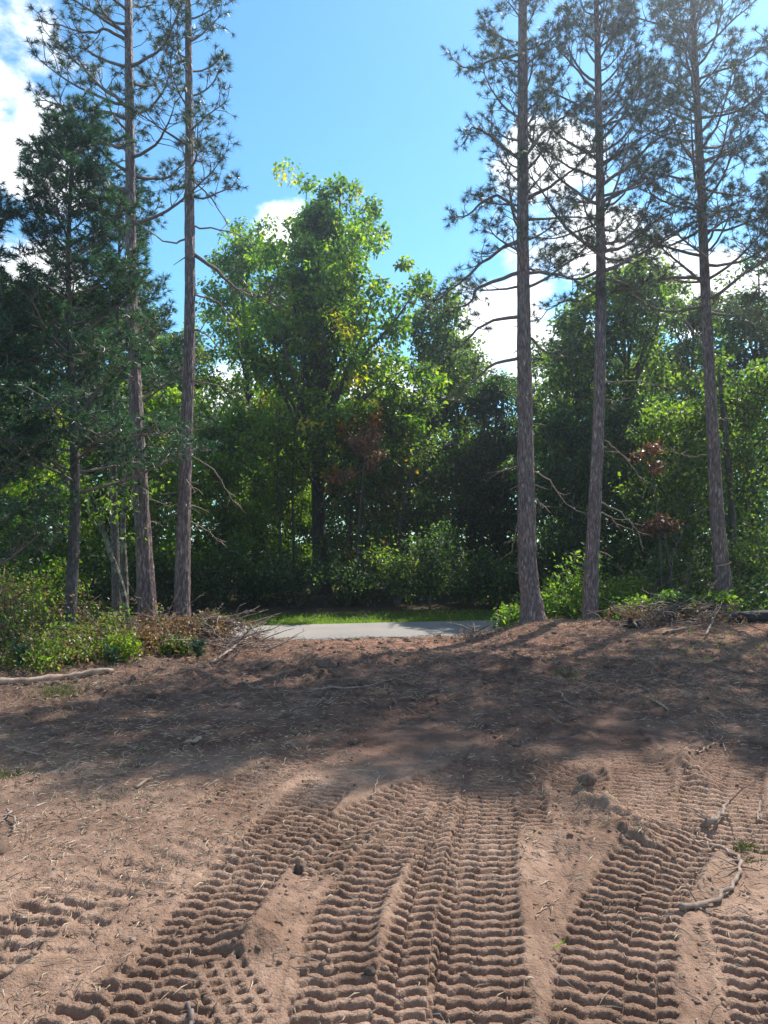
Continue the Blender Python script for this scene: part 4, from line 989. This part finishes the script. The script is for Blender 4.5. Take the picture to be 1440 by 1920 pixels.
# ------------------------------------------------------------------ sticks, logs and other single things
def stick(name, label, pxs, r0, r1, mat, cat='stick', lift=0.0, twigs=0, seed=0, group=None, zs=None, sides=7, wob=0.006):
    q = np.array([(*G(px, py), 0) for px, py in pxs]); q = smoothpath(q, max(10, 5*len(pxs)))
    rr = np.random.RandomState(seed+900)
    rad = np.linspace(r0, r1, len(q)); g = H(q[:, 0], q[:, 1])
    k = np.ones(3)/3; g = np.convolve(np.pad(g, 1, 'edge'), k, 'valid')
    q[:, 2] = g+rad*0.8+lift
    if zs is not None: q[:, 2] += np.interp(np.linspace(0, 1, len(q)), np.linspace(0, 1, len(zs)), zs)
    q[1:-1] += rr.normal(0, wob, (len(q)-2, 3))*np.array([1, 1, 0.5])
    base = q[0].copy(); base[2] = q[:, 2].min()-r0*0.5
    t = thing(name, label, cat, base, group)
    mb = MB(); tube(mb, q, rad*(1+0.12*rr.normal(0, 1, len(q))), sides); mb.obj('stem', mat, t, origin=base)
    for i in range(twigs):
        j = rr.randint(2, len(q)-1); b = branch_pts(q[j], rr.uniform(0, 6.28), R(rr.uniform(5, 45)), rr.uniform(0.1, 0.3)*(1+r0*20), rr, 6, -0.3, 0.2)
        bm = MB(); tube(bm, b, np.linspace(r1*0.8, 0.002, 6), 4); bm.obj('twig', mat, t, origin=base)
    return t
stick('fallen_branch', 'pale crooked branch bent like a hook on the dirt at lower right', [(1268, 1702), (1335, 1687), (1370, 1655), (1378, 1610), (1345, 1592), (1322, 1580), (1318, 1558)], 0.012, 0.006, M_DEADWOOD, 'branch', 0.010, 6, 1, wob=0.008)
stick('broken_root', 'gnarled broken root with a dark hollow end above the hooked branch', [(1312, 1545), (1330, 1552), (1348, 1532), (1362, 1518)], 0.022, 0.007, M_DEADWOOD, 'root', 0.02, 4, 2, zs=[0, 0.02, 0.04, 0.05])
stick('twig', 'thin bent twig standing at the right edge of the dirt', [(1412, 1540), (1420, 1515), (1440, 1500)], 0.007, 0.003, M_DEADWOOD, 'twig', 0.02, 2, 3, zs=[0, 0.04, 0.08])
stick('twig', 'thin pale twig lying on the smooth strip between two tread marks', [(1000, 1712), (1006, 1700), (1025, 1690), (1044, 1677)], 0.0035, 0.002, M_PEELED, 'twig', 0.003, 0, 4)
stick('twig', 'long thin curved twig over the shaded dirt left of the centre tracks', [(580, 1292), (640, 1290), (690, 1287), (735, 1279)], 0.014, 0.007, M_DEADWOOD, 'twig', 0.01, 3, 5)
stick('twig', 'hair thin looping twig left of the middle tread marks', [(632, 1452), (672, 1451), (706, 1452), (706, 1478), (698, 1495)], 0.004, 0.003, M_PEELED, 'twig', 0.02, 0, 6)
stick('log', 'long peeled pinkish log lying along the edge of the left undergrowth', [(-20, 1284), (60, 1279), (140, 1272), (215, 1267)], 0.042, 0.032, M_PEELED, 'log', 0.01, 0, 7, sides=12, wob=0.003)
stick('stick', 'short stub of pale wood in the sun left of the shade edge', [(258, 1479), (286, 1462)], 0.010, 0.008, M_PEELED, 'stick', 0.006, 0, 8)
stick('stick', 'short pale stick right on the edge of the big shadow', [(352, 1394), (380, 1386)], 0.016, 0.013, M_PEELED, 'stick', 0.006, 0, 9)
stick('stick', 'straight stick lying in the shade on the left half of the dirt', [(455, 1289), (495, 1291)], 0.013, 0.010, M_DEADWOOD, 'stick', 0.006, 0, 10)
stick('stick', 'straight stick lying in the shade on the right half of the dirt', [(1216, 1318), (1235, 1327), (1250, 1333)], 0.014, 0.009, M_DEADWOOD, 'stick', 0.006, 2, 11)
stick('stick', 'thin slanting stick in the shade right of centre', [(1048, 1300), (1062, 1315), (1082, 1322)], 0.010, 0.006, M_DEADWOOD, 'stick', 0.008, 0, 12)
stick('fallen_branch', 'forked bare twig lying at the shadow edge on the right dirt ridge', [(1300, 1412), (1318, 1402), (1345, 1392), (1358, 1410)], 0.008, 0.004, M_DEADWOOD, 'branch', 0.02, 4, 13)
stick('stick', 'dark stick poking out of the soil at the bottom edge left of centre', [(362, 1925), (366, 1895), (358, 1865)], 0.010, 0.008, M_BRANCH, 'stick', 0.006, 0, 14)
stick('fallen_branch', 'grey weathered branch in the weeds above the left end of the big shadow', [(180, 1248), (192, 1225), (200, 1218)], 0.022, 0.012, M_DEADWOOD, 'branch', 0.05, 2, 15)
stick('fallen_branch', 'pale branch slanting out of the brush pile beside the road', [(395, 1255), (430, 1235), (468, 1212), (485, 1200)], 0.020, 0.010, M_DEADWOOD, 'branch', 0.05, 4, 16)
stick('fallen_branch', 'grey twiggy branch tangled before the thicket at far right', [(1320, 1215), (1340, 1195), (1352, 1180)], 0.016, 0.006, M_DEADWOOD, 'branch', 0.04, 7, 17, zs=[0, 0.12, 0.25])
stick('fallen_branch', 'long pale branch lying across the right bank below the thicket', [(1215, 1215), (1260, 1208), (1320, 1200)], 0.016, 0.010, M_DEADWOOD, 'branch', 0.05, 5, 18)
stick('fallen_branch', 'short grey branch end on the right bank beside the dark stump', [(1228, 1182), (1248, 1194)], 0.020, 0.014, M_DEADWOOD, 'branch', 0.06, 1, 19)
stick('twig', 'dark twig curled in the dirt at the left edge', [(20, 1520), (35, 1540), (32, 1560)], 0.009, 0.004, M_DEADWOOD, 'twig', 0.02, 3, 20)
stick('twig', 'pale twig in the straw at the left side of the sunlit dirt', [(20, 1405), (60, 1415), (100, 1422)], 0.010, 0.006, M_DEADWOOD, 'twig', 0.02, 3, 21)

# blackened log at the right, lying on the bank
def lying_log():
    a = P(1368, 1186, 12.6); b = P(1475, 1188, 12.5)
    a[2] = Hs(a[0], a[1])+0.10; b[2] = Hs(b[0], b[1])+0.11
    q = smoothpath([a, (a+b)/2+np.array([0, 0, 0.01]), b], 24); base = np.array([(a[0]+b[0])/2, a[1], min(a[2], b[2])-0.1])
    t = thing('log', 'thick blackened log lying on the ground at the right edge', 'log', base)
    mb = MB(); rough_trunk(mb, q, np.full(24, 0.105), 20, None, 0.12, 4); mb.obj('wood', M_CHAR, t, origin=base)
    mb = MB(); n = (b-a)/np.linalg.norm(b-a); tube(mb, np.array([a-n*0.006, a-n*0.001]), 0.085, 18); mb.obj('cut_end', M_BRANCH, t, origin=base)
lying_log()

def stump(label, px, D, rr, h, mat, seed):
    r_ = np.random.RandomState(seed); x, y, z = gpos(px, D)
    t = thing('stump', label, 'stump', (x, y, z))
    n = 12; p = np.stack([np.zeros(n), np.zeros(n), np.linspace(-0.06, h, n)], -1)
    mb = MB(); rough_trunk(mb, p+r_.normal(0, 0.012, p.shape), rr*(1+0.7*np.exp(-np.linspace(0, h, n)/0.06))*np.array([1]*8+[.95, .8, .5, .15]), 16, None, 0.5, seed); mb.obj('wood', mat, t)
    for k in range(6):
        b = branch_pts((0, 0, 0.05+h*0.3), k*1.05+r_.uniform(-.3, .3), R(r_.uniform(-15, 25)), r_.uniform(0.2, 0.5), r_, 7, -0.3, 0.25)
        bm = MB(); tube(bm, b, np.linspace(rr*0.28, 0.004, 7), 5); bm.obj('root', M_BRANCH, t)
stump('uprooted dark stump with torn roots on the right bank', 1185, 12.0, 0.10, 0.15, M_DARKROOT, 61)
stump('rough sawn stump hidden in the brush at the left end of the road', 406, 11.6, 0.05, 0.26, M_BRANCH, 62)


def brush(label, px, D, w, h, n, seed, mat=M_BRANCH, leafy=0):
    r_ = np.random.RandomState(seed); x, y, z = gpos(px, D)
    t = thing('brush_pile', label, 'brush pile', (x, y, z), 'piles of cut branches')
    for k in range(n):
        a = r_.uniform(0, 6.28); rr = abs(r_.normal(0, 0.32))*w; c = np.array([rr*math.cos(a), 0.7*rr*math.sin(a), h*r_.uniform(0.02, 0.7)*max(0.15, 1-rr/w)])
        L = r_.uniform(0.25, 0.85)*(0.5+w*0.4)
        q = branch_pts(c, r_.uniform(0, 6.28), R(r_.uniform(-12, 32)), L, r_, 6, -0.2, 0.2); q[:, 2] = np.maximum(q[:, 2], 0.0)
        bm = MB(); tube(bm, q, np.linspace(r_.uniform(0.006, 0.014), 0.003, 6), 4)
        twiggy(bm, None, q, 0.012, r_, 3, 0.2, 0, 0, 0, 0.2, tip=False, up=0.0)
        bm.obj('branch', mat if k % 3 else M_DEADWOOD, t)
    if leafy:
        lm = MB(); C = r_.normal(0, 0.3, (leafy, 3))*np.array([w, w*0.7, 0]); C[:, 2] = r_.uniform(0.03, h*0.6, leafy)
        leaves(lm, C, 0.12, 26, r_, 0.055); lm.obj('withered_foliage', M_DRY, t, smooth=False)
brush('pile of cut twigs and roots around the foot of the bare left pines', 320, 11.4, 1.2, 0.55, 64, 81, leafy=60)
brush('brush pile between the slim left pine and the road', 415, 11.6, 0.95, 0.48, 75, 82, leafy=16)
brush('low scatter of cut branches below the brush pile by the road', 440, 10.6, 1.1, 0.22, 50, 83)
brush('tangle of grey branches before the right-hand thicket', 1215, 12.6, 1.3, 0.42, 70, 84, leafy=20)
brush('pile of dead branches in front of the shaded right pine', 1310, 12.7, 1.3, 0.5, 70, 85, leafy=18)
brush('scatter of dead branches on the left bank under the white pine', 195, 10.6, 1.2, 0.36, 40, 86, leafy=40)
brush('spray of stub twigs on the crest of the right bank beside the road', 890, 12.2, 0.6, 0.12, 24, 87)

# thicket of bare twigs on the right, seen against the dark wood
def dead_shrub(label, px, D, w, h, n, seed):
    r_ = np.random.RandomState(seed); x, y, z = gpos(px, D)
    t = thing('dead_shrub', label, 'bare shrub', (x, y, z), 'bare twiggy shrubs')
    for k in range(n):
        q = branch_pts((r_.normal(0, 0.1)*w, r_.normal(0, 0.1)*w, -0.02), r_.uniform(0, 6.28), R(r_.uniform(45, 85)), h*r_.uniform(0.6, 1.1), r_, 8, -0.5, 0.14)
        bm = MB(); tube(bm, q, np.linspace(0.011, 0.003, 8), 4); twiggy(bm, None, q, 0.01, r_, 9, 0.4, 0, 0, 0, 0.3, tip=False, up=0.1); bm.obj('branch', M_DEADWOOD, t)
dead_shrub('bare twiggy shrub right of the slim right pine at head height', 1180, 15.6, 1.0, 2.6, 9, 41)
dead_shrub('bare tangled shrub between the slim pine and the shaded pine', 1260, 15.2, 1.2, 2.4, 12, 42)
dead_shrub('bare weathered shrub at the right edge of the thicket', 1430, 14.6, 1.1, 1.7, 10, 43)
dead_shrub('thin leafless sprig standing at the left end of the road', 424, 12.4, 0.3, 0.45, 3, 44)
dead_shrub('thin leafless stems between the two bare left pines', 305, 11.8, 0.4, 0.9, 4, 45)

# survey stakes with flagging
M_ORANGE, _nt, _b = newmat('orange_flagging'); _b.inputs['Base Color'].default_value = (0.85, 0.20, 0.04, 1); _b.inputs['Roughness'].default_value = 0.5
M_YELLOW, _nt, _b = newmat('yellow_orange_tape'); _b.inputs['Base Color'].default_value = (0.90, 0.42, 0.03, 1); _b.inputs['Roughness'].default_value = 0.5
def stake(label, px, D, h, mflag):
    x, y, z = gpos(px, D); t = thing('marker_stake', label, 'stake', (x, y, z))
    mb = MB(); tube(mb, np.array([(0, 0, -0.1), (0.005, 0, h*0.5), (0.012, 0, h)]), 0.013, 4); mb.obj('post', M_PEELED, t)
    mb = MB(); q = np.array([(0.0, -0.02, h-0.02), (0.03, -0.03, h-0.03), (0.05, -0.035, h-0.09), (0.042, -0.03, h-0.15)])
    V = np.concatenate([q+np.array([0, 0, 0.022]), q-np.array([0, 0, 0.022]), q+np.array([0, 0.004, 0.022]), q+np.array([0, 0.004, -0.022])])
    Q = []
    for i in range(3): Q += [(i, i+1, i+5, i+4), (8+i, 12+i, 13+i, 9+i), (i, 8+i, 9+i, i+1), (4+i, 5+i, 13+i, 12+i)]
    mb.add(V, None, Q); mb.obj('ribbon', mflag, t, smooth=False)
stake('thin wooden stake with an orange ribbon just left of the leaning pine base', 259, 11.5, 0.42, M_ORANGE)
stake('short stake with a yellow orange flag right of the slim left pine', 369, 11.7, 0.26, M_YELLOW)
def white_post():
    x, y, z = gpos(435, 13.1); t = thing('marker_post', 'tiny white marker post at the left edge of the road', 'post', (x, y, z))
    mb = MB(); tube(mb, np.array([(0, 0, -0.05), (0, 0, 0.08), (0, 0, 0.20)]), 0.016, 8); mb.obj('post', plainmat('white_plastic', (0.7, 0.7, 0.7), (0.82, 0.82, 0.82)), t)
    mb = MB(); tube(mb, np.array([(0, 0, 0.20), (0, 0, 0.215)]), 0.019, 8); mb.obj('cap', M_DEADWOOD, t)
white_post()

# single clods and scraps one can point to
def lump(name, label, px, py, s, mat, seed, cat, sq=(1, 1, 0.8)):
    r_ = np.random.RandomState(seed); x, y = G(px, py); z = Hs(x, y)
    u = np.linspace(0, np.pi, 12); v = np.linspace(0, 2*np.pi, 18)[:-1]; U, V = np.meshgrid(u, v, indexing='ij')
    d = np.stack([np.sin(U)*np.cos(V), np.sin(U)*np.sin(V), np.cos(U)], -1)
    rr = s*(1+0.45*fbm(d[..., 0]*2+seed, d[..., 1]*2+d[..., 2]*1.7, 0.9, 4, seed, 0.6))
    p = d*rr[..., None]*np.array(sq); i = (np.arange(11)[:, None]*17+np.arange(17)[None, :]); j = (np.arange(11)[:, None]*17+(np.arange(17)[None, :]+1) % 17)
    mb = MB(); mb.add(p, None, np.stack([i, i+17, j+17, j], -1).reshape(-1, 4))
    o = mb.obj(name, mat); o.location = (x, y, z+s*sq[2]*0.45); return tag(o, label, cat)
lump('earth_clod', 'dark upright clod of earth standing alone left of the middle tracks', 562, 1630, 0.026, M_DARKROOT, 3, 'clod', (1, 0.8, 1.6))
lump('earth_clod', 'large dark clod on top of the dirt heap at right', 1098, 1500, 0.05, M_CLOD, 4, 'clod', (1.2, 1, 0.9))
lump('pebble', 'small round dark stone at the bottom right of the dirt', 1324, 1896, 0.008, M_DARKROOT, 5, 'stone')
lump('pebble', 'pale round stone at the left side of the sunlit dirt', 257, 1755, 0.010, M_PEELED, 6, 'stone')
lump('earth_clod', 'dark clod at the bottom edge right of the left-centre tread mark', 694, 1817, 0.018, M_DARKROOT, 7, 'clod', (1.2, 1, 0.8))
M_WHITE = plainmat('white_scrap', (0.6, 0.58, 0.55), (0.8, 0.78, 0.76))
lump('paper_scrap', 'crumpled white scrap lying on the upper end of the left tread mark', 578, 1517, 0.02, M_WHITE, 8, 'litter', (1.4, 1, 0.35))
lump('paper_scrap', 'small white flake lying in the middle of the centre tread marks', 912, 1692, 0.009, M_WHITE, 9, 'litter', (1.4, 1, 0.4))

lump('earth_clod', 'dark dug up clump of soil and roots in the shade left of centre', 612, 1262, 0.09, M_CLOD, 10, 'clod', (1.5, 1, 0.8))
# tufts and seedlings
def tuft(label, px, py, n, h, seed, mat, name='grass_tuft', cat='grass tuft', spread=0.04):
    r_ = np.random.RandomState(seed); x, y = G(px, py); z = Hs(x, y)
    pts = np.stack([r_.normal(0, spread, n), r_.normal(0, spread, n), np.zeros(n)-0.01], -1)
    o = blades(name, label, pts, h, mat, r_, 0.003, cat, lean=0.7); del o['kind']; o.location = (x, y, z); return o
tuft('dark green grass tuft right of the hooked branch', 1392, 1585, 110, 0.05, 1, M_TUFT)
tuft('green grass tuft a little below the twig at the right edge', 1398, 1606, 60, 0.04, 2, M_TUFT)
tuft('green tuft in the deep shade right of centre', 1058, 1268, 200, 0.12, 3, M_TUFT, spread=0.07)
tuft('green tuft at the left side of the deep shade', 115, 1300, 260, 0.13, 4, M_TUFT, spread=0.12)
tuft('green needle tuft in the straw on the left sunlit dirt', 22, 1463, 180, 0.06, 5, M_TUFT, spread=0.06)
def seedling(label, px, D, h, seed):
    r_ = np.random.RandomState(seed); x, y, z = gpos(px, D); t = thing('pine_seedling', label, 'pine seedling', (x, y, z), 'small pine seedlings')
    bm, nm = MB(), MB(); q = np.array([(0, 0, -0.03), (0, 0.01, h*0.5), (0.01, 0, h)]); q = smoothpath(q, 8); tube(bm, q, np.linspace(0.009, 0.004, 8), 5)
    for k in range(9):
        b = branch_pts(q[2+k % 5], k*2.4, R(30), h*0.45, r_, 5, 0.3, 0.1); tube(bm, b, 0.004, 3)
        needles(nm, b[1:], np.repeat((b[-1]-b[0])[None]/np.linalg.norm(b[-1]-b[0]), 4, 0), r_, 26, 0.09, 0.0035, 0.8)
    bm.obj('stem', M_BRANCH, t); nm.obj('foliage', M_WHITEPINE, t, smooth=False)
seedling('dark pine seedling at the foot of the slim left pine', 371, 9.9, 0.24, 1)
seedling('bluish pine seedling at the lower left edge of the undergrowth', 40, 9.0, 0.26, 2)
seedling('pine seedling among the weeds below the leaning pine', 210, 9.5, 0.22, 3)

# ------------------------------------------------------------------ added haze standing in for veiling glare
def haze_box():
    mb = MB(); x0, x1, y0, y1, z0, z1 = -170, 170, -12, 150, -1.5, 16.5
    v = [(x, y, z) for z in (z0, z1) for y in (y0, y1) for x in (x0, x1)]
    mb.add(v, None, [(0, 2, 3, 1), (4, 5, 7, 6), (0, 1, 5, 4), (2, 6, 7, 3), (0, 4, 6, 2), (1, 3, 7, 5)])
    m = bpy.data.materials.new('glare_haze'); m.use_nodes = True; nt = m.node_tree; nt.nodes.clear()
    o = nt.nodes.new('ShaderNodeOutputMaterial'); v = nt.nodes.new('ShaderNodeVolumePrincipled')
    v.inputs['Color'].default_value = (0.80, 0.86, 1.0, 1); v.inputs['Density'].default_value = HAZE; v.inputs['Anisotropy'].default_value = 0.8
    nt.links.new(v.outputs[0], o.inputs['Volume'])
    tag(mb.obj('haze', m, smooth=False), 'thin haze added for a glare-like veil towards the sun', 'haze', kind='stuff')
HAZE = 0.0021
haze_box()
